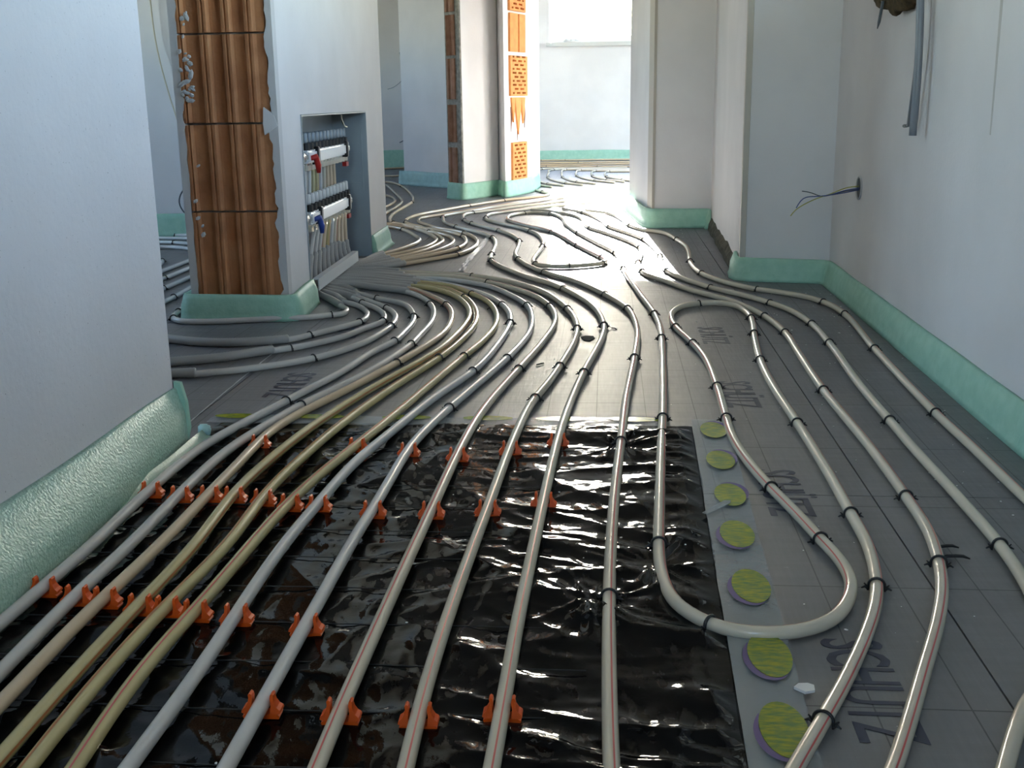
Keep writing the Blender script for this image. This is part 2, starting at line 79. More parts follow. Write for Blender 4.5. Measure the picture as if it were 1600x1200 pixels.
'L5':([[-2.322,4.492,0.009],[-2.046,4.781,0.009],[-2.005,4.824,0.009],[-1.931,4.822,0.009],[-1.854,4.776,0.009],[-1.769,4.646,0.009],[-1.709,4.523,0.009],[-1.656,4.415,0.009]],[[-1.79,4.688]],[]),
'L6':([[-1.726,3.551,0.009],[-1.701,3.95,0.009],[-1.693,4.076,0.009],[-1.694,4.445,0.009],[-1.706,4.644,0.009],[-1.713,4.764,0.009]],[],[]),
'L7':([[-1.662,3.374,0.009],[-1.628,3.773,0.009],[-1.618,3.889,0.009],[-1.614,3.934,0.009],[-1.617,4.243,0.009],[-1.635,4.482,0.009],[-1.644,4.602,0.009]],[[-1.614,3.934]],[]),
'L8':([[-1.537,3.135,0.009],[-1.529,3.535,0.009],[-1.526,3.677,0.009],[-1.528,3.994,0.009],[-1.55,4.242,0.009],[-1.561,4.362,0.009]],[[-1.528,3.704]],[]),
'L9':([[-1.376,2.839,0.009],[-1.405,3.238,0.009],[-1.418,3.415,0.009],[-1.421,3.523,0.009],[-1.439,3.772,0.009],[-1.459,4.056,0.009],[-1.467,4.176,0.009]],[[-1.421,3.523]],[]),
'L10':([[-1.925,4.489,0.009],[-1.883,4.488,0.009],[-1.84,4.448,0.009],[-1.791,4.353,0.009],[-1.773,4.281,0.009],[-1.783,4.228,0.009],[-1.81,4.211,0.009]],[[-1.801,4.372]],[]),
'F1':([[0.179,10.436,0.009],[-0.289,10.414,0.009],[-0.496,10.448,0.009],[-0.61,10.369,0.009],[-0.612,9.646,0.009],[-0.592,9.163,0.009],[-0.538,8.79,0.009],[-0.448,8.507,0.009],[-0.324,8.299,0.009]],[[-0.61,10.369],[-0.597,9.24],[-0.448,8.507]],[]),
'F2':([[0.233,10.233,0.009],[-0.111,10.289,0.009],[-0.403,10.336,0.009],[-0.493,10.254,0.009],[-0.506,9.716,0.009],[-0.476,9.147,0.009],[-0.416,8.845,0.009],[-0.315,8.557,0.009],[-0.184,8.347,0.009]],[[-0.493,10.254],[-0.48,9.224],[-0.315,8.557]],[]),
'F3':([[0.288,10.13,0.009],[-0.11,10.193,0.009],[-0.283,10.221,0.009],[-0.376,10.236,0.009],[-0.39,9.698,0.009],[-0.351,9.131,0.009],[-0.236,8.683,0.009],[-0.091,8.465,0.009]],[[-0.376,10.236],[-0.359,9.208],[-0.236,8.683]],[]),
'F4':([[0.341,10.029,0.009],[0.061,10.073,0.009],[-0.166,10.109,0.009],[-0.241,10.121,0.009],[-0.271,9.767,0.009],[-0.236,9.269,0.009],[-0.1,8.805,0.009],[0.052,8.58,0.009]],[[-0.241,10.121],[-0.243,9.349],[-0.1,8.805]],[]),
'F5':([[0.393,9.93,0.009],[0.06,9.982,0.009],[-0.052,9.999,0.009],[-0.108,10.008,0.009],[-0.137,9.661,0.009],[-0.11,9.252,0.009],[-0.006,8.865,0.009],[0.125,8.639,0.009]],[[-0.108,10.008],[-0.117,9.331],[-0.006,8.865]],[]),
'F6':([[0.39,9.842,0.009],[0.17,9.875,0.009],[0.06,9.892,0.009],[0.01,9.9,0.009],[-0.023,9.561,0.009],[0.009,9.158,0.009],[0.113,8.849,0.009],[0.246,8.624,0.009]],[[0.01,9.9],[0.004,9.236],[0.113,8.849]],[]),
'G1':([[-0.898,11.858,0.009],[-0.329,11.872,0.009],[0.237,11.887,0.009]],[[-0.688,11.817],[-0.437,11.894]],[]),
'G2':([[-0.87,11.486,0.009],[-0.316,11.383,0.009],[0.227,11.398,0.009]],[[-0.719,11.458],[-0.283,11.377]],[]),
'G3':([[-0.844,11.137,0.009],[-0.306,11.041,0.009],[0.251,11.051,0.009]],[],[]),
'G4':([[-0.82,10.808,0.009],[-0.297,10.719,0.009],[0.242,10.626,0.009]],[[-0.578,10.767],[-0.104,10.686]],[]),
'G5':([[-0.639,8.399,0.009],[-0.566,8.391,0.009],[-0.49,8.318,0.009],[-0.403,8.184,0.009]],[[-0.528,8.386]],[]),
'G6':([[-0.62,8.147,0.009],[-0.551,8.02,0.009],[-0.447,7.727,0.009],[-0.387,7.508,0.009],[-0.416,7.409,0.009]],[[-0.451,7.727]],[]),
'B1':([[-2.313,11.285,0.009],[-2.144,11.256,0.009],[-1.949,11.45,0.009]],[],[]),
'B2':([[-2.179,10.623,0.009],[-2.04,10.702,0.009],[-1.853,10.878,0.009]],[],[]),
'B3':([[-1.969,9.588,0.009],[-1.826,9.568,0.009],[-1.671,9.799,0.009]],[],[]),
}
CLIPS={"A":[["P8",[-0.352,1.01]],["P9",[-0.266,1.0]],["P10",[-0.184,1.005]],["P11",[-0.098,1.018]]],"B":[["P1",[-0.723,1.281]],["P2",[-0.672,1.257]],["P3",[-0.631,1.257]],["P4",[-0.575,1.241]],["P5",[-0.538,1.238]],["P6",[-0.496,1.227]],["P7",[-0.445,1.221]],["P8",[-0.352,1.2]]],"C":[["P1",[-0.729,1.659]],["P2",[-0.68,1.633]],["P3",[-0.627,1.633]],["P4",[-0.59,1.64]],["P5",[-0.54,1.627]],["P6",[-0.487,1.601]],["P7",[-0.438,1.597]],["P8",[-0.35,1.584]],["P9",[-0.262,1.575]],["P10",[-0.176,1.587]],["P11",[-0.093,1.624]]],"D":[["P3",[-0.626,1.92]],["P6",[-0.443,1.915]],["P8",[-0.347,1.877]],["P9",[-0.257,1.861]],["P10",[-0.167,1.897]],["P11",[-0.084,1.951]]]}

# ---------------------------------------------------------------- materials
def mat(name, col, rough=.6, spec=.5, metal=0, noise_amt=0, noise_scale=20, bump=0, bump_scale=200, coat=0, col2=None, emit=None, trans=0, alpha=1, detail=4):
    M = bpy.data.materials.new(name); M.use_nodes = True; nt = M.node_tree; b = nt.nodes['Principled BSDF']
    b.inputs['Base Color'].default_value = (*col, 1); b.inputs['Roughness'].default_value = rough
    b.inputs['Specular IOR Level'].default_value = spec; b.inputs['Metallic'].default_value = metal
    if coat: b.inputs['Coat Weight'].default_value = coat; b.inputs['Coat Roughness'].default_value = .12
    if trans: b.inputs['Transmission Weight'].default_value = trans
    if alpha < 1: b.inputs['Alpha'].default_value = alpha
    tc = nt.nodes.new('ShaderNodeTexCoord')
    if noise_amt or col2:
        n = nt.nodes.new('ShaderNodeTexNoise'); n.inputs['Scale'].default_value = noise_scale; n.inputs['Detail'].default_value = detail
        nt.links.new(tc.outputs['Object'], n.inputs['Vector'])
        r = nt.nodes.new('ShaderNodeMix'); r.data_type = 'RGBA'
        c2 = col2 or tuple(max(0, c*(1-noise_amt)) for c in col)
        r.inputs[6].default_value = (*col, 1); r.inputs[7].default_value = (*c2, 1)
        rp = nt.nodes.new('ShaderNodeMapRange'); rp.inputs[1].default_value = .35; rp.inputs[2].default_value = .65
        nt.links.new(n.outputs['Fac'], rp.inputs[0]); nt.links.new(rp.outputs[0], r.inputs[0]); nt.links.new(r.outputs[2], b.inputs['Base Color'])
    if bump:
        n2 = nt.nodes.new('ShaderNodeTexNoise'); n2.inputs['Scale'].default_value = bump_scale; n2.inputs['Detail'].default_value = 3
        nt.links.new(tc.outputs['Object'], n2.inputs['Vector'])
        bp = nt.nodes.new('ShaderNodeBump'); bp.inputs['Strength'].default_value = bump; bp.inputs['Distance'].default_value = .002
        nt.links.new(n2.outputs['Fac'], bp.inputs['Height']); nt.links.new(bp.outputs[0], b.inputs['Normal'])
    return M

def plaster(name, col, speck=0.0):
    M = mat(name, col, rough=.85, spec=.3, noise_amt=.08, noise_scale=3.5, bump=.25, bump_scale=90)
    if speck:
        nt = M.node_tree; b = nt.nodes['Principled BSDF']; src = b.inputs['Base Color'].links[0].from_socket
        tc = nt.nodes.new('ShaderNodeTexCoord'); v = nt.nodes.new('ShaderNodeTexVoronoi'); v.inputs['Scale'].default_value = 11
        nt.links.new(tc.outputs['Object'], v.inputs['Vector'])
        n = nt.nodes.new('ShaderNodeTexNoise'); n.inputs['Scale'].default_value = 260; n.inputs['Detail'].default_value = 2
        nt.links.new(tc.outputs['Object'], n.inputs['Vector'])
        mp = nt.nodes.new('ShaderNodeMapRange'); mp.inputs[1].default_value = .055; mp.inputs[2].default_value = .03
        nt.links.new(v.outputs['Distance'], mp.inputs[0])
        m2 = nt.nodes.new('ShaderNodeMapRange'); m2.inputs[1].default_value = .70; m2.inputs[2].default_value = .78
        nt.links.new(n.outputs['Fac'], m2.inputs[0])
        mx = nt.nodes.new('ShaderNodeMath'); mx.operation = 'MAXIMUM'
        sep = nt.nodes.new('ShaderNodeSeparateColor'); nt.links.new(v.outputs['Color'], sep.inputs[0])
        g = nt.nodes.new('ShaderNodeMath'); g.operation = 'GREATER_THAN'; g.inputs[1].default_value = .72
        nt.links.new(sep.outputs[0], g.inputs[0])
        mu = nt.nodes.new('ShaderNodeMath'); mu.operation = 'MULTIPLY'; nt.links.new(g.outputs[0], mu.inputs[0]); nt.links.new(mp.outputs[0], mu.inputs[1])
        nt.links.new(mu.outputs[0], mx.inputs[0]); nt.links.new(m2.outputs[0], mx.inputs[1])
        sc_ = nt.nodes.new('ShaderNodeMath'); sc_.operation = 'MULTIPLY'; sc_.inputs[1].default_value = speck; nt.links.new(mx.outputs[0], sc_.inputs[0])
        r = nt.nodes.new('ShaderNodeMix'); r.data_type = 'RGBA'; r.inputs[7].default_value = (.12, .11, .1, 1)
        nt.links.new(sc_.outputs[0], r.inputs[0]); nt.links.new(src, r.inputs[6]); nt.links.new(r.outputs[2], b.inputs['Base Color'])
    return M

def board_mat():
    # grey printed foil laminate: fine grid lines each 10 cm, brushed scratches
    M = bpy.data.materials.new('foil_laminate'); M.use_nodes = True; nt = M.node_tree; b = nt.nodes['Principled BSDF']
    L = nt.links.new; N = nt.nodes.new
    geo = N('ShaderNodeNewGeometry'); sep = N('ShaderNodeSeparateXYZ'); L(geo.outputs['Position'], sep.inputs[0])
    def line(sock, step, w, off=0.):
        a = N('ShaderNodeMath'); a.operation = 'ADD'; a.inputs[1].default_value = 100*step + off; L(sock, a.inputs[0])
        d = N('ShaderNodeMath'); d.operation = 'MODULO'; d.inputs[1].default_value = step; L(a.outputs[0], d.inputs[0])
        l = N('ShaderNodeMath'); l.operation = 'LESS_THAN'; l.inputs[1].default_value = w; L(d.outputs[0], l.inputs[0]); return l.outputs[0]
    mx = N('ShaderNodeMath'); mx.operation = 'MAXIMUM'; L(line(sep.outputs[0], .1, .0018, .02), mx.inputs[0]); L(line(sep.outputs[1], .3, .0024, .13), mx.inputs[1])
    n = N('ShaderNodeTexNoise'); n.inputs['Scale'].default_value = 5; n.inputs['Detail'].default_value = 6; L(geo.outputs['Position'], n.inputs['Vector'])
    c = N('ShaderNodeMix'); c.data_type = 'RGBA'; c.inputs[6].default_value = (.16, .161, .168, 1); c.inputs[7].default_value = (.23, .231, .238, 1); L(n.outputs['Fac'], c.inputs[0])
    c2 = N('ShaderNodeMix'); c2.data_type = 'RGBA'; c2.inputs[7].default_value = (.06, .06, .066, 1); L(c.outputs[2], c2.inputs[6])
    f = N('ShaderNodeMath'); f.operation = 'MULTIPLY'; f.inputs[1].default_value = .75; L(mx.outputs[0], f.inputs[0]); L(f.outputs[0], c2.inputs[0])
    # pale dust specks and scuffs
    sp = N('ShaderNodeTexNoise'); sp.inputs['Scale'].default_value = 75; sp.inputs['Detail'].default_value = 3; L(geo.outputs['Position'], sp.inputs['Vector'])
    spr = N('ShaderNodeMapRange'); spr.inputs[1].default_value = .72; spr.inputs[2].default_value = .78; L(sp.outputs['Fac'], spr.inputs[0])
    c3 = N('ShaderNodeMix'); c3.data_type = 'RGBA'; c3.inputs[7].default_value = (.3, .3, .29, 1); L(c2.outputs[2], c3.inputs[6]); L(spr.outputs[0], c3.inputs[0])
    L(c3.outputs[2], b.inputs['Base Color'])
    b.inputs['Specular IOR Level'].default_value = .8; b.inputs['Metallic'].default_value = .5
    vm = N('ShaderNodeVectorMath'); vm.operation = 'MULTIPLY'; vm.inputs[1].default_value = (160, 14, 1); L(geo.outputs['Position'], vm.inputs[0])
    s = N('ShaderNodeTexNoise'); s.inputs['Scale'].default_value = 1; s.inputs['Detail'].default_value = 5; L(vm.outputs[0], s.inputs['Vector'])
    vm2 = N('ShaderNodeVectorMath'); vm2.operation = 'MULTIPLY'; vm2.inputs[1].default_value = (9, 60, 1); L(geo.outputs['Position'], vm2.inputs[0])
    s2 = N('ShaderNodeTexNoise'); s2.inputs['Scale'].default_value = 1; s2.inputs['Detail'].default_value = 5; L(vm2.outputs[0], s2.inputs['Vector'])
    ad = N('ShaderNodeMath'); ad.operation = 'ADD'; L(s.outputs['Fac'], ad.inputs[0]); L(s2.outputs['Fac'], ad.inputs[1])
    rr = N('ShaderNodeMapRange'); rr.inputs[1].default_value = .6; rr.inputs[2].default_value = 1.4; rr.inputs[3].default_value = .44; rr.inputs[4].default_value = .62
    L(ad.outputs[0], rr.inputs[0]); L(rr.outputs[0], b.inputs['Roughness'])
    bp = N('ShaderNodeBump'); bp.inputs['Strength'].default_value = .35; bp.inputs['Distance'].default_value = .0012; L(ad.outputs[0], bp.inputs['Height']); L(bp.outputs[0], b.inputs['Normal'])
    return M

M_PLAST = plaster('white_plaster', (.75, .725, .725)); M_SPECK = plaster('speckled_plaster', (.73, .705, .705), .65); M_DUST = plaster('grey_plaster', (.52, .505, .495))
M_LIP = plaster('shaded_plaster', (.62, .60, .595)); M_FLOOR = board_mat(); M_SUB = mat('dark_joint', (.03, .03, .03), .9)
M_CEIL = mat('ceiling_concrete', (.45, .44, .43), .9, noise_amt=.2, noise_scale=3)
M_BRICK = mat('brown_clay', (.52, .24, .11), .85, .25, col2=(.41, .175, .08), noise_scale=14, bump=.4, bump_scale=140)
M_BRICK2 = mat('pink_clay', (.36, .20, .14), .85, .25, col2=(.27, .14, .09), noise_scale=20, bump=.4)
M_BRICK3 = mat('orange_clay', (.72, .30, .10), .85, .25, col2=(.62, .24, .08), noise_scale=20, bump=.3)
M_MORT = mat('mortar', (.33, .31, .28), .95, .2, noise_amt=.4, noise_scale=40, bump=.6, bump_scale=90)
M_HOLE = mat('clay_hole', (.16, .06, .03), .9)
M_FOAM = mat('green_foam', (.36, .60, .475), .55, .4, col2=(.30, .54, .42), noise_scale=30, bump=.5, bump_scale=120)
M_FOAMN = mat('quilted_green_foam', (.44, .62, .52), .36, .4, col2=(.30, .49, .39), noise_scale=190, bump=1.0, bump_scale=210, detail=2)
M_FOAMB = mat('pale_blue_foam', (.38, .58, .56), .5, .4, noise_amt=.15, noise_scale=30, bump=.3)
M_FOAMT = mat('foam_film', (.30, .47, .36), .3, .5, noise_amt=.2, noise_scale=40, bump=.4)
PIPE_MATS = {k: mat('pipe_'+k, c, .24, .5, noise_amt=.07, noise_scale=9, coat=.25) for k, c in dict(
    grey=(.58, .56, .525), cool=(.58, .575, .555), tan=(.66, .51, .345), yellow=(.54, .46, .23), cream=(.62, .56, .44), white=(.68, .69, .68)).items()}
M_RED = mat('red_line', (.55, .09, .08), .35); M_RUST = mat('rust_line', (.42, .16, .05), .35)
M_SLEEVE = mat('corrugated_sleeve', (.37, .36, .34), .5, .4)
M_BLACK = mat('black_plastic', (.012, .012, .013), .35, .5)
M_ORANGE = mat('orange_plastic', (.76, .095, .004), .42, .3, noise_amt=.12, noise_scale=60)
M_FILM = mat('black_film', (.004, .004, .004), .06, .13, bump=.16, bump_scale=85)
M_TAPE = mat('clear_tape', (.42, .46, .47), .14, .6, bump=.5, bump_scale=60, alpha=.5)
M_OVAL = mat('yellow_green_print', (.33, .34, .012), .25, .5, col2=(.11, .19, .03), noise_scale=60)
M_PURP = mat('purple_print', (.13, .09, .22), .25)
M_INK = mat('blue_ink', (.035, .04, .07), .46, .6, metal=.3)
M_WIRE = mat('dark_wire', (.02, .02, .02), .4)
M_STEEL = mat('grey_steel', (.30, .34, .37), .45, .5, metal=.3, noise_amt=.1, noise_scale=8)
M_WHITE = mat('white_enamel', (.82, .83, .84), .25, .5)
M_CHROME = mat('nickel', (.75, .72, .66), .22, .5, metal=1)
M_REDP = mat('red_plastic', (.5, .02, .015), .4); M_BLUEP = mat('blue_plastic', (.02, .06, .3), .4)
M_PIN = mat('pale_pin', (.72, .72, .70), .35)
M_CONDUIT = mat('grey_conduit', (.20, .21, .24), .3, .5); M_BROWN = mat('brown_debris', (.12, .085, .045), .95, .2, noise_amt=.5, noise_scale=60, bump=.8)
M_CABLE = mat('cream_cable', (.55, .48, .36), .5); M_BLUEW = mat('blue_wire', (.06, .09, .25), .4); M_YGW = mat('yellow_green_wire', (.40, .38, .08), .4); M_GREYW = mat('grey_wire', (.1, .11, .12), .4)
M_TRIM = mat('beige_bead', (.50, .46, .40), .6); M_FRAME = mat('window_white', (.8, .8, .79), .3); M_SILL = mat('stone_sill', (.55, .55, .53), .4)
M_CRUMB = mat('white_crumb', (.75, .75, .73), .8); M_LEDGE = mat('dirty_mortar', (.13, .12, .09), .95, .2, noise_amt=.55, noise_scale=35, bump=1, bump_scale=60)
def streaks(M, s):
    nt = M.node_tree; n = next(x for x in nt.nodes if x.type == 'TEX_NOISE'); tc = next(x for x in nt.nodes if x.type == 'TEX_COORD')
    v = nt.nodes.new('ShaderNodeVectorMath'); v.operation = 'MULTIPLY'; v.inputs[1].default_value = s
    nt.links.new(tc.outputs['Object'], v.inputs[0]); nt.links.new(v.outputs[0], n.inputs['Vector'])
streaks(M_OVAL, (1.2, 5, 1))
def glass():
    M = bpy.data.materials.new('pane_glass'); M.use_nodes = True; nt = M.node_tree; nt.nodes.clear(); N = nt.nodes.new
    o = N('ShaderNodeOutputMaterial'); mx = N('ShaderNodeMixShader'); t = N('ShaderNodeBsdfTransparent'); g = N('ShaderNodeBsdfGlossy')
    g.inputs['Roughness'].default_value = .02; t.inputs['Color'].default_value = (.96, .97, .97, 1); mx.inputs[0].default_value = .06
    nt.links.new(t.outputs[0], mx.inputs[1]); nt.links.new(g.outputs[0], mx.inputs[2]); nt.links.new(mx.outputs[0], o.inputs[0]); return M
M_GLASS = glass()

# ---------------------------------------------------------------- builders
def link(name, bm, m, parent=None, smooth=False, loc=None, kind=None):
    me = bpy.data.meshes.new(name); bmesh.ops.recalc_face_normals(bm, faces=bm.faces[:]); bm.to_mesh(me); bm.free()
    for x in (m if isinstance(m, (list, tuple)) else [m]): me.materials.append(x)
    if smooth: me.polygons.foreach_set('use_smooth', [True]*len(me.polygons))
    o = bpy.data.objects.new(name, me); COL.objects.link(o)
    if parent is not None: o.parent = parent
    if loc: o.location = loc
    if kind: o['kind'] = kind
    return o
def tag(o, label, cat, group=None):
    o['label'] = label; o['category'] = cat
    if group: o['group'] = group
    return o
def struct(o): o['kind'] = 'structure'; return o
def empty(name, loc=(0, 0, 0), rz=0):
    o = bpy.data.objects.new(name, None); COL.objects.link(o); o.location = loc; o.rotation_euler = (0, 0, rz); o.empty_display_size = .05; return o
def copy_of(src, parent=None, loc=None, rz=None):
    c = src.copy(); COL.objects.link(c)
    if parent is not None: c.parent = parent
    if loc is not None: c.location = loc
    if rz is not None: c.rotation_euler = (0, 0, rz)
    return c
def box(bm, x0, x1, y0, y1, z0, z1, mi=0):
    v = [bm.verts.new(p) for p in ((x0, y0, z0), (x1, y0, z0), (x1, y1, z0), (x0, y1, z0), (x0, y0, z1), (x1, y0, z1), (x1, y1, z1), (x0, y1, z1))]
    for f in ((0, 3, 2, 1), (4, 5, 6, 7), (0, 1, 5, 4), (1, 2, 6, 5), (2, 3, 7, 6), (3, 0, 4, 7)):
        bm.faces.new([v[i] for i in f]).material_index = mi
def prism(bm, poly, z0, z1, mi=0):
    a = [bm.verts.new((p[0], p[1], z0)) for p in poly]; b = [bm.verts.new((p[0], p[1], z1)) for p in poly]; n = len(poly)
    bm.faces.new(a[::-1]).material_index = mi; bm.faces.new(b).material_index = mi
    for i in range(n): bm.faces.new((a[i], a[(i+1) % n], b[(i+1) % n], b[i])).material_index = mi
def slab(bm, poly3, nrm, t, mi=0):
    "polygon of 3D points extruded by t along nrm"
    nv = Vector(nrm)*t
    a = [bm.verts.new(Vector(p)) for p in poly3]; b = [bm.verts.new(Vector(p)+nv) for p in poly3]; n = len(poly3)
    bm.faces.new(a[::-1]).material_index = mi; bm.faces.new(b).material_index = mi
    for i in range(n): bm.faces.new((a[i], a[(i+1) % n], b[(i+1) % n], b[i])).material_index = mi
def frames(pts):
    T = []
    for i in range(len(pts)):
        t = (pts[min(i+1, len(pts)-1)] - pts[max(i-1, 0)])
        T.append(t.normalized() if t.length > 1e-9 else Vector((0, 1, 0)))
    N = []; n = Vector((0, 0, 1))
    if abs(T[0].z) > .8: n = Vector((1, 0, 0))
    for t in T:
        n = (n - t*n.dot(t))
        n = n.normalized() if n.length > 1e-6 else Vector((1, 0, 0)); N.append(n.copy())
    return T, N
def tube(bm, pts, rad, sides=10, mi=0, cap=True):
    pts = [Vector(p) for p in pts]; T, N = frames(pts); rings = []
    for i, (p, t, n) in enumerate(zip(pts, T, N)):
        b = t.cross(n); r = rad(i) if callable(rad) else rad
        rings.append([bm.verts.new(p + (n*math.cos(a) + b*math.sin(a))*r) for a in (2*math.pi*k/sides for k in range(sides))])
    for A, B in zip(rings, rings[1:]):
        for k in range(sides): bm.faces.new((A[k], A[(k+1) % sides], B[(k+1) % sides], B[k])).material_index = mi
    if cap: bm.faces.new(rings[0][::-1]).material_index = mi; bm.faces.new(rings[-1]).material_index = mi
def cyl(bm, c, r, h, axis='z', sides=12, mi=0):
    d = {'x': Vector((1, 0, 0)), 'y': Vector((0, 1, 0)), 'z': Vector((0, 0, 1))}[axis] if isinstance(axis, str) else Vector(axis)
    tube(bm, [Vector(c), Vector(c)+d*h], r, sides, mi)
def catmull(P, step=.016):
    P = [Vector(p) for p in P]; out = []
    E = [P[0]*2-P[1]] + P + [P[-1]*2-P[-2]]
    for i in range(1, len(E)-2):
        p0, p1, p2, p3 = E[i-1:i+3]
        d = [max((b-a).length, 1e-5)**.5 for a, b in ((p0, p1), (p1, p2), (p2, p3))]
        n = max(1, int((p2-p1).length/step))
        t0, t1 = 0, d[0]; t2 = t1+d[1]; t3 = t2+d[2]
        for k in range(n):
            t = t1+(t2-t1)*k/n
            a1 = p0*((t1-t)/(t1-t0))+p1*((t-t0)/(t1-t0)); a2 = p1*((t2-t)/(t2-t1))+p2*((t-t1)/(t2-t1)); a3 = p2*((t3-t)/(t3-t2))+p3*((t-t2)/(t3-t2))
            b1 = a1*((t2-t)/(t2-t0))+a2*((t-t0)/(t2-t0)); b2 = a2*((t3-t)/(t3-t1))+a3*((t-t1)/(t3-t1))
            out.append(b1*((t2-t)/(t2-t1))+b2*((t-t1)/(t2-t1)))
    out.append(P[-1])
    for _ in range(3): out = [out[0]]+[(out[i-1]+out[i]*2+out[i+1])/4 for i in range(1, len(out)-1)]+[out[-1]]
    return out

# ---------------------------------------------------------------- structure: floor
HGT = 2.6
bm = bmesh.new(); box(bm, -4.4, 3.2, -3.2, 12.6, -.10, -.034)
floor = struct(link('floor', bm, M_SUB))
xs = [-4.3, -2.10, -.838, .424, 1.686, 3.1]; ys = [-3.1, -.28, 1.72, 3.72, 5.72, 7.72, 9.72, 12.5]
for i in range(len(xs)-1):
    for j in range(len(ys)-1):
        g = .0012; bm = bmesh.new(); box(bm, xs[i]+g, xs[i+1]-g, ys[j]+g, ys[j+1]-g, -.033, 0)
        bo = link('insulation_board', bm, M_FLOOR, floor)
def lettering(text, x, y, size, parent):
    cu = bpy.data.curves.new('lettering', 'FONT'); cu.body = text; cu.size = size; cu.offset = .0009; cu.extrude = .0001; cu.space_character = .92; cu.resolution_u = 3
    t = bpy.data.objects.new('tmp', cu); COL.objects.link(t); dg = bpy.context.evaluated_depsgraph_get(); dg.update()
    me = bpy.data.meshes.new_from_object(t.evaluated_get(dg)); bpy.data.objects.remove(t)
    me.materials.append(M_INK); o = bpy.data.objects.new('lettering', me); COL.objects.link(o); o.parent = parent
    o.location = (x, y, .0006); o.rotation_euler = (0, 0, -math.pi/2); o.scale = (.62, 1, 1); return o
for k in range(4): lettering('SCH\u00dcTZ', .253, 1.225+.62*k, .098, floor)
for k in range(2): lettering('SCH\u00dcTZ', -.75, 2.52+.62*k, .098, floor)

bm = bmesh.new(); box(bm, -60, 60, -60, 80, -.9, -.5); struct(link('ground', bm, mat('ground_soil', (.26, .24, .2), .95, .2, noise_amt=.3, noise_scale=.5)))
# ceiling and outer shell
bm = bmesh.new(); box(bm, -4.4, 3.2, -3.2, 12.6, HGT, HGT+.15); struct(link('ceiling', bm, M_CEIL))
def wall(name, polys, m=M_PLAST):
    bm = bmesh.new()
    for q in polys: prism(bm, q[0], q[1], q[2])
    return struct(link(name, bm, m))
R4 = lambda x0, x1, y0, y1: [(x0, y0), (x1, y0), (x1, y1), (x0, y1)]
# near left wall stub
wall('wall_left', [(R4(-.98, -.803, -3, 1.945), -.034, HGT)], M_SPECK)
# right wall, return, niche side and pier
RY0, RY1, RZ0, RZ1 = 1.5, 3.35, 1.0, 2.25
wall('wall_right', [(R4(.757, 1.06, -3, RY0), -.034, HGT), (R4(.757, 1.06, RY1, 3.87), -.034, HGT), (R4(.757, 1.06, RY0, RY1), -.034, RZ0), (R4(.757, 1.06, RY0, RY1), RZ1, HGT)])
w_ret = wall('wall_return', [([(.466, 3.93), (.757, 3.87), (.93, 3.87), (.93, 5.7), (.508, 5.585)], -.034, HGT)])
w_pier = wall('wall_pier', [([(.225, 5.585), (.508, 5.585), (.93, 5.7), (.93, 6.75), (.33, 6.75), (.125, 6.48), (.205, 5.70)], -.034, HGT)])
bm = bmesh.new(); prism(bm, [(.203, 5.72), (.200, 5.68), (.219, 5.577), (.232, 5.581), (.229, 5.60)], .05, HGT)
struct(link('trim_1', bm, M_TRIM))
bm = bmesh.new(); prism(bm, [(.4665, 3.962), (.461, 3.955), (.4605, 3.925), (.479, 3.9215), (.481, 3.928), (.468, 3.932)], .07, HGT)
struct(link('trim_2', bm, M_TRIM))
# far wall with the bright window
wx0, wx1, wz0, wz1 = -.615, .90, 1.185, 2.5
wall('wall_far', [(R4(-4.2, wx0, 12.10, 12.45), -.034, HGT), (R4(wx1, 3.0, 12.10, 12.45), -.034, HGT), (R4(wx0, wx1, 12.10, 12.45), -.034, wz0), (R4(wx0, wx1, 12.10, 12.45), wz1, HGT)])
# far room right wall, unseen glazed opening added to light the room; wall behind the pier
wall('wall_far_right', [(R4(3.0, 3.2, 6.75, 8.9), -.034, HGT), (R4(3.0, 3.2, 11.1, 12.45), -.034, HGT), (R4(3.0, 3.2, 8.9, 11.1), 2.45, HGT), (R4(3.0, 3.2, 8.9, 11.1), -.034, .15)])
wall('wall_far_near', [(R4(.33, 3.2, 6.75, 6.95), -.034, HGT)])
# room behind the camera: back wall with a window, side wall
wall('wall_back', [(R4(-1.5, -.1-1.4, -3.2, -3.0), -.034, HGT), (R4(1.1, 3.0, -3.2, -3.0), -.034, HGT), (R4(-4.2, -1.5, -3.2, -3.0), -.034, HGT), (R4(-1.5, -.6, -3.2, -3.0), -.034, HGT), (R4(.3, 1.1, -3.2, -3.0), -.034, HGT), (R4(-.6, .3, -3.2, -3.0), -.034, 1.1), (R4(-.6, .3, -3.2, -3.0), 2.1, HGT)])
# left room
wall('wall_left_room', [(R4(-4.2, -1.30, 5.30, 5.45), -.034, HGT)])
wall('wall_outer_left', [(R4(-4.4, -4.2, -3, 2.85), -.034, HGT), (R4(-4.4, -4.2, 4.35, 7.4), -.034, HGT), (R4(-4.4, -4.2, 8.6, 12.4), -.034, HGT), (R4(-4.4, -4.2, 2.85, 4.35), -.034, .9), (R4(-4.4, -4.2, 2.85, 4.35), 2.1, HGT), (R4(-4.4, -4.2, 7.4, 8.6), -.034, 1.0), (R4(-4.4, -4.2, 7.4, 8.6), 2.0, HGT)])
wall('wall_rear_left', [(R4(-4.2, -1.40, 10.93, 11.1), -.034, HGT)])

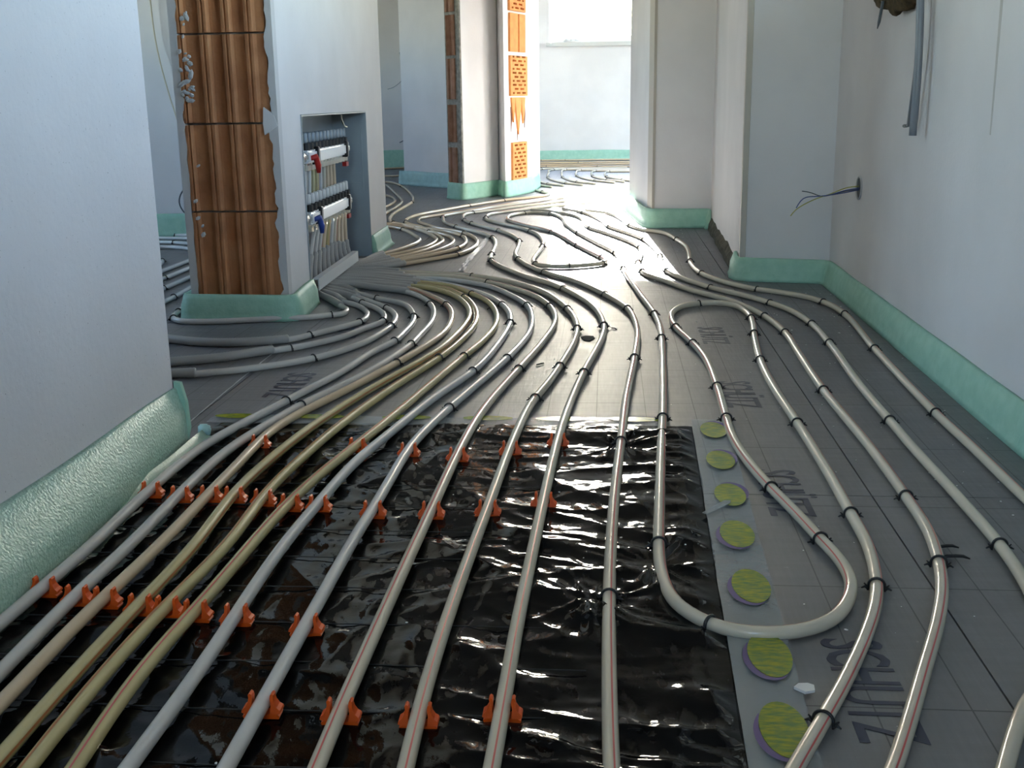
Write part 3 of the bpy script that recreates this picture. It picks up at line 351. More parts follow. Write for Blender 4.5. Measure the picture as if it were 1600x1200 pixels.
# ---- niche wall with brick end
NA, NB = Vector((-.935, 3.22)), Vector((-.995, 5.0)); NU = (NB-NA).normalized(); NN = Vector((-NU.y, NU.x))
def nw(s, d): q = NA+NU*s+NN*d; return (q.x, q.y)
S0, S1, HT, TH, L = .235, 1.362, .588, .29, (NB-NA).length
wn = wall('wall_niche', [
    ([nw(.0, 0), nw(S0, 0), nw(S0, TH), nw(.0, TH)], -.034, HGT), ([nw(S1, 0), nw(L, 0), nw(L, TH), nw(S1, TH)], -.034, HGT),
    ([nw(S0, 0), nw(S1, 0), nw(S1, TH), nw(S0, TH)], HT, HGT), ([nw(S0, .145), nw(S1, .145), nw(S1, TH), nw(S0, TH)], -.034, HT)])
# exposed end of that wall: grooved clay blocks with ragged plaster on both sides
end_x1, end_x0, ey = -.935, -1.225, 3.22
bm = bmesh.new(); box(bm, end_x0+.012, end_x1-.012, ey-.012, ey+.01, .02, HGT)
link('mortar_bed', bm, M_MORT, wn)
prof = [(0, 0.002), (0.004, -0.005), (0.011, -0.006), (0.013, -0.0015), (0.016, -0.0015), (0.018, -0.006), (0.018, -0.006), (0.021, -0.003), (0.024, 0.0075), (0.031, 0.0085), (0.0585, 0.0085), (0.0645, 0.006), (0.0665, -0.005), (0.0735, -0.006), (0.0755, -0.0015), (0.0785, -0.0015), (0.0805, -0.006), (0.0875, -0.006), (0.0905, -0.003), (0.0935, 0.0075), (0.1005, 0.0085), (0.121, 0.0085), (0.127, 0.006), (0.129, -0.005), (0.136, -0.006), (0.138, -0.0015), (0.141, -0.0015), (0.143, -0.006), (0.15, -0.006), (0.153, -0.003), (0.156, 0.0075), (0.163, 0.0085), (0.1835, 0.0085), (0.1895, 0.006), (0.1915, -0.005), (0.1985, -0.006), (0.2005, -0.0015), (0.2035, -0.0015), (0.2055, -0.006), (0.2125, -0.006), (0.2155, -0.003), (0.2215, 0.001), (0.245, 0.002)]
xk = .256/.245
def groove_brick(x0, y, z0, z1, sx, back=.03):
    bm = bmesh.new(); P = [(x0+a*sx, y+b) for a, b in prof]; prism(bm, P+[(P[-1][0], y+back), (P[0][0], y+back)], z0, z1); return bm
zj = [.02, .068, .318, .568, .815, 1.065, 1.315, 1.565, 1.815, 2.065, 2.315, 2.595]
for a, b in zip(zj, zj[1:]):
    bk = link('brick', groove_brick(-1.212+random.uniform(-.002, .002), ey-.028+random.uniform(-.0015, .0015), a+.003, b-.003, xk), M_BRICK, wn)
def ragged(y, xin, xout, z0, z1, amp, step, name, m, parent, t=.03, seed=0):
    "plaster lip whose inner edge is broken; xin is the mean inner edge"
    bm = bmesh.new(); z = z0; pts = []
    while z < z1:
        pts.append((xin+amp*(noise.noise((seed, z*23, 0))+.6*noise.noise((seed, z*70, 3))), y, z)); z += step
    poly = pts+[(xout, y, z1), (xout, y, z0)]
    slab(bm, poly, (0, 1, 0), t); return link(name, bm, m, parent)
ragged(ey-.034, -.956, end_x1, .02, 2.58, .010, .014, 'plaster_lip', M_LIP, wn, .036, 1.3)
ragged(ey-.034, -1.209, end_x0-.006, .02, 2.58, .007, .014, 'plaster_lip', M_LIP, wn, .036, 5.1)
bm = bmesh.new(); slab(bm, [(-.978, ey-.037, .565), (-.974, ey-.037, .612), (-.945, ey-.037, .590), (-.936, ey-.037, .560), (-.975, ey-.037, .535)], (0, 1, 0), .02)
link('plaster_patch', bm, M_PLAST, wn)
bm = bmesh.new(); rnd = random.Random(3)
for k in range(34):
    z = .63+.2*abs(rnd.gauss(0, .55)) if k < 26 else rnd.uniform(.1, .9); x = -1.20+rnd.uniform(-.006, .028)
    r = rnd.uniform(.003, .008); mm = Matrix.Translation((x, ey-.037, z)) @ Matrix.Rotation(rnd.uniform(0, 3), 4, 'Y') @ Matrix.Diagonal((r, .004, r*rnd.uniform(1, 2.4), 1))
    bmesh.ops.create_icosphere(bm, subdivisions=1, radius=1, matrix=mm)
o = link('mortar_crumbs', bm, M_DUST, wn); o['kind'] = 'stuff'

# ---- walls and brick ends further back
wall('wall_rear', [([(-1.56, 8.62), (-1.10, 8.22), (-1.02, 8.4), (-1.02, 12.1), (-1.3, 12.1)], -.034, HGT)])
wp = wall('wall_middle', [([(-1.035, 7.40), (-.925, 7.27), (-.735, 7.63), (-.70, 8.2), (-1.02, 8.3)], -.034, HGT)])
dv = Vector((-.925+1.035, 7.27-7.40)).normalized(); dn = Vector((dv.y, -dv.x))
bm = bmesh.new(); slab(bm, [(-1.035+dn.x*.002, 7.40+dn.y*.002, .02), (-.925+dn.x*.002, 7.27+dn.y*.002, .02), (-.925+dn.x*.002, 7.27+dn.y*.002, 2.55), (-1.035+dn.x*.002, 7.40+dn.y*.002, 2.55)], (dn.x, dn.y, 0), .01)
link('mortar_bed', bm, M_MORT, wp)
zb = [.10, .33, .365, .60, .635, .885, .905, 1.15, 1.17, 1.4, 1.42, 1.66, 1.68, 1.92, 1.94, 2.2, 2.22, 2.5]
for k in range(0, len(zb), 2):
    bm = bmesh.new(); z0, z1 = zb[k], zb[k+1]; wob = [random.uniform(-.006, .006) for _ in range(4)]
    pr = [(.022+wob[0], .02), (.030, .026), (.05, .026), (.056, .012), (.066, .012), (.072, .024), (.098, .026), (.118+wob[1], .022), (.118+wob[1], .004), (.022+wob[0], .004)] if (k//2) % 2 == 0 else [(.022, .02), (.034, .026), (.044, .016), (.054, .026), (.064, .016), (.078, .026), (.086, .014), (.1, .026), (.12+wob[2], .02), (.12+wob[2], .004), (.022, .004)]
    P = [(-1.035+dv.x*a+dn.x*b, 7.40+dv.y*a+dn.y*b) for a, b in pr]
    prism(bm, P, z0, z1); link('brick', bm, M_BRICK2, wp)
# jamb of the far opening with perforated bricks
wj = wall('wall_jamb', [([(-.672, 7.44), (-.520, 7.88), (-.50, 8.4), (-.745, 8.2), (-.735, 7.66)], -.034, HGT)])
jv = Vector((-.520+.672, 7.88-7.44)); JL = jv.length; jv.normalize(); jn = Vector((jv.y, -jv.x))
def jp(a, z, b=0.): return (-.672+jv.x*a+jn.x*b, 7.44+jv.y*a+jn.y*b, z)
def jslab(name, poly, b0, t, m):
    bm = bmesh.new(); slab(bm, [jp(a, z, b0) for a, z in poly], (jn.x, jn.y, 0), t); return link(name, bm, m, wj)
def perforated(z0, z1, a0, a1, seed):
    bm = bmesh.new(); nx, nz = 9, max(3, int((z1-z0)/.0125)); rn = random.Random(seed)
    A = lambda i: a0+(a1-a0)*i/nx
    Z = lambda j: z0+(z1-z0)*j/nz
    for j in range(nz):
        for i in range(nx):
            hole = (j % 2 == 1) and ((i+(j//2)*1) % 3 != 2) and 0 < i < nx-1 or False
            b = .003 if hole else .016
            q = [jp(A(i), Z(j), b), jp(A(i+1), Z(j), b), jp(A(i+1), Z(j+1), b), jp(A(i), Z(j+1), b)]
            f = bm.faces.new([bm.verts.new(p) for p in q]); f.material_index = 1 if hole else 0
            if hole:
                for e in range(4):
                    p, r = Vector(q[e]), Vector(q[(e+1) % 4]); d = Vector((jn.x, jn.y, 0))*.013
                    bm.faces.new([bm.verts.new(v) for v in (p, r, r+d, p+d)])
    P = [jp(a0, z0), jp(a1, z0), jp(a1, z1), jp(a0, z1)]
    for e in range(4):
        p, r = Vector(P[e]), Vector(P[(e+1) % 4]); d = Vector((jn.x, jn.y, 0))
        bm.faces.new([bm.verts.new(v) for v in (p+d*.001, r+d*.001, r+d*.016, p+d*.016)])
    return link('brick', bm, [M_BRICK3, M_HOLE], wj)
a0, a1 = .075, .335
perforated(.105, .350, a0+.02, a1+.0, 1); perforated(.650, .905, a0+.0, a1+.02, 2); perforated(1.185, 1.44, a0, a1, 3); perforated(1.72, 1.97, a0, a1, 4)
for z0, z1 in ((.93, 1.17), (1.46, 1.70), (1.99, 2.24)):
    for q0, q1 in ((a0+.0, a0+.125), (a0+.15, a0+.25)): jslab('brick', [(q0, z0), (q1, z0), (q1+.006, z1), (q0+.004, z1)], .001, .014, M_BRICK3)
for q0, q1, zt in ((a0+.03, a0+.07, .48), (a0+.09, a0+.17, .40), (a0+.19, a0+.235, .47)):
    jslab('brick', [((q0+q1)/2, zt), (q1, .57), (q1+.01, .64), (q0-.01, .64), (q0, .56)], .001, .012, M_BRICK3)
for q, zt, zb_ in ((a0+.02, .58, .42), (a0+.12, .64, .36), (a0+.245, .62, .44)):
    jslab('crack', [(q, zt), (q+.012, zt), (q+.02, (zt+zb_)/2), (q+.006, zb_), (q+.002, (zt+zb_)/2)], .0, .0035, M_HOLE)

# ---------------------------------------------------------------- windows
def window(n, x0, x1, z0, z1, y, axis='y', mull=True, sign=1):
    bm = bmesh.new(); t = .07
    def bx(a0, a1, c0, c1, d0=-.03, d1=.04):
        if axis == 'y': box(bm, a0, a1, y+d0, y+d1, c0, c1)
        else: box(bm, y+d0, y+d1, a0, a1, c0, c1)
    bx(x0, x0+t, z0, z1); bx(x1-t, x1, z0, z1); bx(x0+t, x1-t, z0, z0+t); bx(x0+t, x1-t, z1-t, z1)
    xm = (x0+x1)/2
    if mull: bx(xm-.05, xm+.05, z0+t, z1-t)
    w = struct(link('window_%d' % n, bm, M_FRAME))
    for a, b in ([(x0+t, xm-.05), (xm+.05, x1-t)] if mull else [(x0+t, x1-t)]):
        bm = bmesh.new()
        if axis == 'y': box(bm, a, b, y-.004, y+.004, z0+t, z1-t)
        else: box(bm, y-.004, y+.004, a, b, z0+t, z1-t)
        link('pane', bm, M_GLASS, w)
    return w
w1 = window(1, wx0+.02, wx1, wz0+.012, wz1, 12.26, mull=False)
bm = bmesh.new(); box(bm, wx0-.03, wx1+.03, 12.06, 12.24, wz0-.028, wz0+.012); link('window_sill', bm, M_SILL, w1)
window(2, 8.9, 11.1, .15, 2.45, 3.1, 'x'); window(6, RY0, RY1, RZ0, RZ1, .98, 'x'); window(3, -.6, .3, 1.1, 2.1, -3.1, mull=False); window(4, 2.85, 4.35, .9, 2.1, -4.3, 'x'); window(5, 7.4, 8.6, 1.0, 2.0, -4.3, 'x', mull=False)  # the far room side window is unseen, added for its light
bm = bmesh.new(); prism(bm, [(-.46, 12.10), (-.31, 12.09), (-.20, 12.13), (-.24, 12.2), (-.44, 12.19)], wz0+.013, wz0+.03)
for k in range(5): bmesh.ops.create_icosphere(bm, subdivisions=1, radius=.02, matrix=Matrix.Translation((-.42+.05*k, 12.14+.01*(k % 2), wz0+.045-.005*k)) @ Matrix.Diagonal((1.6, 1, .8, 1)))
tag(link('cloth_rag', bm, M_CRUMB, smooth=True), 'crumpled white rag lying on the sill of the bright far window', 'rag')

# ---------------------------------------------------------------- edge strips
def strip(path, h, label, m=M_FOAM, t=.008, bulge=.012, seed=0, foot=.01, step=.03, wav=.003, fat=None):
    "green perimeter strip standing along a floor path (room side on the right of travel when t>0)"
    P = [Vector((*p, 0)) for p in path]; Q = [P[0]]
    for a, b in zip(P, P[1:]):
        n = max(1, int((b-a).length/step)); Q += [a+(b-a)*(k/n) for k in range(1, n+1)]
    Q = [Q[0]]+[(Q[i-1]+Q[i]*3+Q[i+1])/5 for i in range(1, len(Q)-1)]+[Q[-1]]
    prof_ = [(0.001, 1.0), (t, .985), (t+bulge*.35, .8), (t+bulge*.9, .55), (t+bulge, .33), (t+bulge*.9+foot*.3, .14), (t+bulge*.8+foot, .006), (0.001, .006)]
    bm = bmesh.new(); rows = []
    for i, q in enumerate(Q):
        d = (Q[min(i+1, len(Q)-1)]-Q[max(i-1, 0)]).normalized(); nr = Vector((d.y, -d.x, 0)); s = i*step
        w = noise.noise((s*2.1, seed, 0)); hh = h*(1+.05*noise.noise((s*3, seed, 4)))
        f_ = fat(q) if fat else 1
        rows.append([bm.verts.new(q+nr*(a*f_+(wav*w*f_ if 0 < k < 7 else 0))+Vector((0, 0, hh*b))) for k, (a, b) in enumerate(prof_)])
    n = len(prof_)
    for A, B in zip(rows, rows[1:]):
        for k in range(n): bm.faces.new((A[k], A[(k+1) % n], B[(k+1) % n], B[k]))
    bm.faces.new(rows[0]); bm.faces.new(rows[-1][::-1])
    o = link('edge_strip', bm, m, smooth=True); tag(o, label, 'foam strip'); return o
# large quilted strip at the near left wall
o = strip([(-.803, .30), (-.803, 1.0), (-.803, 1.6), (-.803, 1.955)], .110, 'shiny quilted green foam strip bulging along the foot of the left wall', M_FOAMN, .012, .046, 1, .014, .02, .004, fat=lambda q: .30+.85*min(1, max(0, (1.93-q.y)/.75))**.8)
bm = bmesh.new(); rows = []
for k in range(17):
    y = 1.58+k*.025; w = noise.noise((y*5, 2, 1))
    rows.append([bm.verts.new((-.745+a*(1+.3*w), y, z+.002*abs(w))) for a, z in ((-.022, .02), (-.014, .010), (-.006, .0085), (.004+.012*(k/17), .0075))])
for A, B in zip(rows, rows[1:]):
    for j in range(3): bm.faces.new((A[j], A[j+1], B[j+1], B[j]))
link('floor_flap', bm, M_FOAMT, o, True)
bm = bmesh.new(); slab(bm, [(-.803, 1.950, .122), (-.792, 1.953, .119), (-.785, 1.957, .08), (-.783, 1.957, .03), (-.787, 1.95, .004), (-.803, 1.95, .004)], (.05, 1, 0), .010)
link('cut_end', bm, M_FOAM, o)
bm = bmesh.new(); slab(bm, [(-.782, 2.0, .004), (-.757, 1.995, .004), (-.755, 2.0, .02), (-.762, 2.004, .026), (-.782, 2.004, .025)], (.1, -.9, .05), .012)
bmesh.ops.bevel(bm, geom=bm.edges[:], offset=.003, segments=2, affect='EDGES')
tag(link('foam_offcut', bm, M_FOAMB, smooth=True), 'small pale blue foam offcut at the end of the left strip', 'offcut')
strip([(end_x0-.03, 3.75), (end_x0-.022, 3.5), (end_x0-.02, 3.175), (end_x1+.012, 3.175), nw(.12, -.004), nw(.236, -.002)], .078, 'green foam strip wrapped round the foot of the brick-ended wall', M_FOAM, .012, .012, 2, .008, .02)
strip([nw(S1+.015, 0), nw(L+.012, -.002), (NB.x-.15, NB.y+.018)], .082, 'pale green foam strip right of the manifold cabinet', M_FOAM, .006, .012, 3, .02)
strip([(-1.60, 8.66), (-1.10, 8.215), (-1.045, 8.30)], .108, 'pale turquoise foam strip under the grey wall beyond the cabinet', M_FOAMB, .008, .01, 4)
strip([(-1.05, 7.55), (-1.042, 7.375), (-.93, 7.235), (-.735, 7.60), (-.70, 7.52), (-.672, 7.40), (-.52, 7.86), (-.505, 8.3)], .105, 'green foam strip folded round the narrow brick piers in the middle', M_FOAM, .006, .008, 5, .006)
strip([(-.9, 12.09), (3.0, 12.09)], .10, 'long green foam strip under the far window', M_FOAM, .008, .01, 6)
strip([(-4.2, 5.29), (-1.30, 5.29)], .112, 'green foam strip in the side room behind the left wall', M_FOAM, .008, .01, 7)
strip([(-4.2, 10.92), (-1.42, 10.92)], .17, 'dark green foam strip at the back, seen past the cabinet wall', M_FOAM, .008, .01, 8)
strip([(.32, 6.76), (.112, 6.48), (.185, 5.72), (.214, 5.575), (.50, 5.575), (.501, 5.48)], .094, 'green foam strip curving round the white pier on the right', M_FOAM, .008, .010, 9, .012, .03, .006)
strip([(.47, 4.10), (.458, 3.93), (.50, 3.905), (.62, 3.885), (.74, 3.86), (.757, 3.83), (.757, 3.0), (.757, 2.0), (.757, .4)], .079, 'long green foam strip along the right wall and its corner', M_FOAM, .010, .014, 10, .010, .03, .005)
# rough unplastered ledge on the niche side
bm = bmesh.new(); rows = []
for k in range(40):
    y = 4.12+k*.036; x = .468+(y-3.93)*.0255; a = .018+.006*noise.noise((y*6, 0, 0)); h = .045+.02*noise.noise((y*5, 3, 0))
    rows.append([bm.verts.new(p) for p in ((x, y, h+.012), (x-a*.5, y, h), (x-a-.004*noise.noise((y*20, 1, 1)), y, h*.6), (x-a*1.15, y, 0), (x, y, 0))])
for A, B in zip(rows, rows[1:]):
    for j in range(5): bm.faces.new((A[j], A[(j+1) % 5], B[(j+1) % 5], B[j]))
bm.faces.new(rows[0]); bm.faces.new(rows[-1][::-1])
tag(link('mortar_ledge', bm, M_LEDGE), 'rough dirty mortar ledge along the foot of the side wall right of the pier', 'ledge')

# ---------------------------------------------------------------- black film, tapes, wire mesh
def film_h(x, y):
    # folds fan out from the taped right edge and lie diagonally further left
    k = max(0., min(1., (x+.30)/.42))
    wx, wy = x+.05*noise.noise((x*3, y*3, 5)), y+.05*noise.noise((x*3, y*3, 8))
    def fold(ang, fs, ft, seed, pw):
        c, s = math.cos(ang), math.sin(ang)
        return (1-min(1, 2.2*abs(noise.noise(((wx*c+wy*s)*fs, (-wx*s+wy*c)*ft, seed)))))**pw
    m1, m2, m3 = (max(0, noise.noise((x*4, y*4, q))+.25) for q in (11., 21., 31.))
    n = .0042*fold(.55, 9, 2.2, 1.7, 2)*m1*(1-.3*k)+.0034*fold(1.05, 11, 2.6, 7.1, 2)*m2+.0030*fold(1.95, 10, 2.8, 3.3, 2)*m3
    n += .0034*fold(1.35, 17, 3.0, 9.9, 2)*k+.0022*fold(1.75, 24, 3.5, 4.2, 1.5)*k*m1+.0018*fold(.2, 20, 6, 2.2, 2)*m2
    for px, py, pr_ in ((.085, 1.42, .17), (.0, 1.30, .14), (.03, 1.95, .14)):   # gathers where a staple pins the film
        dx, dy = x-px, y-py; d = math.hypot(dx, dy)
        if d < pr_: n += (.004 if dx > -.02 else .0015)*(1-d/pr_)*min(1, d/.03)*max(0, noise.noise((math.cos(math.atan2(dy, dx))*4.5, math.sin(math.atan2(dy, dx))*4.5, d*6+px*9)))*2
    n = n*1.9+.0008*noise.noise((x*60, y*45, 3.1))+.0016*noise.noise((x*23, y*17, 6.1))
    bubble = .007*math.exp(-((x+.73)**2/.0016+(y-2.03)**2/.0012))
    back = .005*math.exp(-((y-2.02)/.03)**2)*(.5+.9*noise.noise((x*11, 0, 2)))
    return .0022+max(-.0015, n)+max(0, bubble)+max(0, back)
bm = bmesh.new(); nx, ny = 260, 400; X0, X1, Y0, Y1 = -.765, .168, .42, 2.10; V = []
for j in range(ny+1):
    y = Y0+(Y1-Y0)*j/ny; row = []
    for i in range(nx+1):
        x = X0+(X1-X0)*i/nx
        xr = .139+(y-.964)*.025
        xe = X0+(xr-X0)*i/nx+(0 if i < nx else .004*noise.noise((y*7, 1, 1))); yy = y+(0 if j < ny else .006*noise.noise((x*9, 2, 2)))
        e = min(1, (nx-i)/8, (ny-j)/5)
        row.append(bm.verts.new((xe, yy, .0008+(film_h(x, y)-.0008)*e)))
    V.append(row)
for j in range(ny):
    for i in range(nx): bm.faces.new((V[j][i], V[j][i+1], V[j+1][i+1], V[j+1][i]))
tag(link('plastic_film', bm, M_FILM, smooth=True), 'glossy wrinkled black plastic film taped over the foreground floor', 'plastic film')

def oval(bm, cx, cy, a, b, z, dx=0, dy=0, mi=0, nseg=28, t=.0002):
    poly = [(cx+a*math.cos(2*math.pi*k/nseg), cy+b*math.sin(2*math.pi*k/nseg)) for k in range(nseg)]
    prism(bm, poly, z, z+t, mi)
def crescent(bm, cx, cy, a, b, z, ang0, ang1, w, mi=0):
    n = 18; po, pi_ = [], []
    for k in range(n+1):
        t = k/n; th = ang0+(ang1-ang0)*t; ww = w*math.sin(math.pi*min(1, max(0, t*.92+.04)))
        po.append((cx+(a+ww)*math.cos(th), cy+(b+ww)*math.sin(th))); pi_.append((cx+a*math.cos(th), cy+b*math.sin(th)))
    for k in range(n):
        f = bm.faces.new([bm.verts.new((*p, z)) for p in (pi_[k], po[k], po[k+1], pi_[k+1])])
def tape(name, pts, half, label):
    bm = bmesh.new(); rows = []
    P = catmull([(x, y, 0) for x, y in pts], .012)
    for i, p in enumerate(P):
        t = (P[min(i+1, len(P)-1)]-P[max(i-1, 0)]).normalized(); nr = Vector((t.y, -t.x, 0))
        rows.append([bm.verts.new(p+nr*(half*s)+Vector((0, 0, .0040+.0012*noise.noise((p.x*25+s*2, p.y*25, s))+.0008*noise.noise((p.x*70, p.y*70, s*3)))))for s in (-1, -.66, -.33, 0, .33, .66, 1)])
    for A, B in zip(rows, rows[1:]):
        for k in range(6): bm.faces.new((A[k], A[k+1], B[k+1], B[k]))
    o = link('adhesive_tape', bm, M_TAPE, smooth=True); tag(o, label, 'tape'); return o
tp = tape('t', [(.162, .55), (.172, .95), (.181, 1.3), (.190, 1.65), (.198, 1.95), (.203, 2.14)], .035, 'clear tape with yellow-green ovals along the right edge of the black film')
for cx, cy in ((.182, .66), (.180, .84), (.180, 1.014), (.187, 1.169), (.189, 1.355), (.191, 1.534), (.198, 1.70), (.200, 1.877), (.204, 2.06)):
    far = cy > 1.6
    bm = bmesh.new(); oval(bm, cx, cy, .0245, .052, .0066); ov = link('oval_print', bm, M_OVAL, tp); ov['label'] = 'yellow-green printed oval'
    bm = bmesh.new(); a0_, a1_ = ((-.35, 2.0) if far else (2.6, 5.2))
    crescent(bm, cx, cy, .0250, .0528, .0066, a0_, a1_, .0085); link('crescent_print', bm, M_PURP, tp)['label'] = 'purple printed crescent'
tp = tape('t', [(-.80, 2.118), (-.5, 2.110), (-.2, 2.105), (0, 2.118), (.12, 2.122)], .030, 'clear tape with yellow-green ovals along the far edge of the black film')
for cx in (-.745, -.575, -.40, -.235, -.09, .06):
    bm = bmesh.new(); oval(bm, cx, 2.128, .05, .016, .0062); link('oval_print', bm, M_OVAL, tp)['label'] = 'yellow-green printed oval'
tp = tape('t', [(-.832, 2.06), (-.842, 2.35), (-.85, 2.75)], .0016, 'thin white tape line on the board joint behind the left wall'); tp.data.materials[0] = mat('grey_tape', (.45, .46, .47), .4)
tp = tape('t', [(-.545, 4.12), (-.552, 4.5), (-.548, 4.85), (-.555, 5.25)], .012, 'narrow shiny tape strip on the floor between the bends in the middle')
tp.data.materials[0] = mat('shiny_tape', (.5, .52, .55), .1, .8)

mesh_root = tag(empty('wire_mesh', (-.3, 1.3, .005)), 'dark wire mesh lying on the black film under the orange clips', 'wire mesh')
for k in range(16):
    y = .52+.1*k; bm = bmesh.new(); P = []
    x1 = -.02+.06*noise.noise((k*3.3, 1, 1)); x = -.74
    while x <= x1: P.append((x+.3, y-1.3+.004*noise.noise((x*4, k, 2)), .0015+.0015*noise.noise((x*5, k, 0)))); x += .04
    tube(bm, P, .0008, 5); link('wire', bm, M_WIRE, mesh_root)

# ---------------------------------------------------------------- pipes
G_F, G_M, G_S, G_L = 'front heating pipes', 'heating pipes by the cabinet', 'side room pipes', 'far room pipe loops'
INFO = {}
names = ['leftmost', 'second', 'third', 'fourth', 'fifth', 'sixth', 'seventh', 'eighth', 'ninth', 'tenth', 'eleventh', 'twelfth']
colk = ['grey', 'grey', 'tan', 'yellow', 'yellow', 'yellow', 'cool', 'cool', 'cream', 'cream', 'cream', 'cream']
colw = ['pale grey', 'pale grey', 'tan red-striped', 'yellowish', 'yellowish', 'yellowish red-striped', 'cool grey', 'cool grey', 'cream red-striped', 'cream red-striped', 'cream red-striped', 'cream red-striped']
for i in range(12):
    w = 'leftmost' if i == 0 else names[i]
    INFO['P%d' % (i+1)] = (colk[i], '%s heating pipe, %s from the left wall at the front' % (colw[i], 'first' if i == 0 else w), '%s front pipe from the left wall' % ('first' if i == 0 else w), G_F)
INFO['P12'] = ('cream', 'straight cream pipe crossing the black film without orange clips, left of the hairpin', 'straight pipe left of the hairpin', G_F)
INFO['P13'] = ('cream', 'long cream pipe with the hairpin bend crossing the oval-printed tape', 'hairpin pipe', G_F)
INFO['P14'] = ('cream', 'cream red-striped pipe just right of the hairpin, bending at the lower right', 'pipe just right of the hairpin', G_F)
INFO['P15'] = ('cream', 'cream pipe second from the right wall, returning at the bottom right corner', 'second pipe from the right wall', G_F)
INFO['P16'] = ('cream', 'cream red-striped pipe lying closest to the right wall', 'pipe closest to the right wall', G_F)
for k, (a, b) in dict(Q1=('hugging the foot of the brick-ended wall', 'pipe hugging the brick wall foot'), Q2=('second out from the brick wall foot, going behind the left wall', 'second pipe from the brick wall foot'),
        Q3=('third out from the brick wall foot, thickly sleeved at left', 'third pipe from the brick wall foot'), Q4=('fourth out from the brick wall foot, just beyond the front pipes', 'fourth pipe from the brick wall foot')).items():
    INFO[k] = ('grey', 'pale grey sleeved pipe '+a, b, G_M)
for k, (a, b) in dict(R1=('nearest the cabinet right edge, with the smallest bright bend', 'bend pipe nearest the cabinet'), R2=('second beyond the cabinet, curling back behind its wall', 'second bend pipe beyond the cabinet'),
        R3=('third beyond the cabinet, doubling back under the narrow piers', 'third bend pipe beyond the cabinet'), R4=('fourth beyond the cabinet, doubling back leftwards', 'fourth bend pipe beyond the cabinet'),
        R5=('fifth beyond the cabinet, returning under its neighbour', 'fifth bend pipe beyond the cabinet'), R6=('sixth and outermost beyond the cabinet, ending near the shiny tape', 'outermost bend pipe beyond the cabinet')).items():
    INFO[k] = ('tan', 'tan bend pipe '+a, b, G_M)
INFO['C1'] = ('tan', 'tan inner curl of pipe peeking past the cabinet wall corner', 'middle curl', G_M); INFO['C2'] = ('tan', 'smallest tan pipe curl peeking past the cabinet wall corner', 'inner curl', G_M)
sd_ = ['farthest straight', 'second farthest straight', 'third farthest straight', 'fourth farthest, slightly curved', 'fifth farthest, curved', 'first slanting, behind the others', 'second slanting', 'third slanting', 'fourth and nearest slanting', 'short hooked']
for i in range(10): INFO['L%d' % (i+1)] = ('white', 'white %s pipe in the side room behind the left wall' % sd_[i], '%s side room pipe' % sd_[i].split(',')[0], G_S)
fo = ['first', 'second', 'third', 'fourth', 'fifth', 'sixth']
for i in range(6): INFO['F%d' % (i+1)] = ('cream', 'bright far room pipe hook, %s from the perforated brick jamb' % fo[i], '%s far room hook' % fo[i], G_L)
for i in range(4): INFO['G%d' % (i+1)] = ('tan', 'far room straight pipe, %s out from the far window wall' % fo[i], '%s straight far room pipe' % fo[i], G_L)
INFO['G5'] = ('cream', 'short bright pipe in front of the far hooks, beside the jamb', 'short far room pipe', G_L); INFO['G6'] = ('cream', 'short looped pipe nearest the foot of the perforated brick jamb', 'short looped pipe by the jamb', G_L)
for i in range(3): INFO['B%d' % (i+1)] = ('tan', 'dim tan pipe at the back left, %s from its green strip' % fo[i], '%s back left pipe' % fo[i], G_L)
STRIPE = {'P3': .35, 'P4': -1.0, 'P5': -1.0, 'P6': .1, 'P9': .25, 'P10': -.15, 'P11': -.2, 'P12': -.3, 'P13': -.75, 'P14': -.45, 'P16': -.15, 'P1': 9}
PR = .0085
def ribbon(bm, pts, ang, hw, rad):
    T, N = frames(pts); prev = None
    for p, t, n in zip(pts, T, N):
        b = t.cross(n); cur = [bm.verts.new(p+(n*math.cos(ang+s*hw/rad)-b*-math.sin(ang+s*hw/rad))*(rad+.00025)) for s in (-1, 1)]
        if prev: bm.faces.new((prev[0], prev[1], cur[1], cur[0]))
        prev = cur
def closest(pts, q):
    return min(range(len(pts)), key=lambda i: (pts[i].x-q[0])**2+(pts[i].y-q[1])**2+(0 if pts[i].z < .03 else 1))
# staple master: arch over the pipe with two spread barbs
def staple_mesh(zc):
    bm = bmesh.new(); r = PR+.0017
    arch = [(-r*1.02, 0, -zc+.002), (-r, 0, -.003)]+[(r*math.cos(a), 0, r*math.sin(a)) for a in (math.pi-math.pi*k/10 for k in range(11))]+[(r, 0, -.003), (r*1.02, 0, -zc+.002)]
    tube(bm, arch, .0019, 6)
    for s in (-1, 1):
        tube(bm, [(s*r, 0, -zc+.004), (s*(r+.004), 0, -zc+.0065), (s*(r+.0085), .001, -zc+.0045)], lambda i: (.0021, .0019, .001)[i], 5)
        tube(bm, [(s*(r+.001), 0, -zc+.007), (s*(r+.0055), -.001, -zc+.0105)], lambda i: (.0017, .0009)[i], 5)
    me = bpy.data.meshes.new('staple'); bm.to_mesh(me); bm.free(); me.materials.append(M_BLACK)
    me.polygons.foreach_set('use_smooth', [True]*len(me.polygons)); return me
STM = staple_mesh(.009)
ords = ['first', 'second', 'third', 'fourth', 'fifth', 'sixth', 'seventh', 'eighth', 'ninth', 'tenth']+['%dth' % k for k in range(11, 41)]
for k, v in ((20, '21st'), (21, '22nd'), (22, '23rd'), (30, '31st'), (31, '32nd'), (32, '33rd')): ords[k] = v
PATH = {}
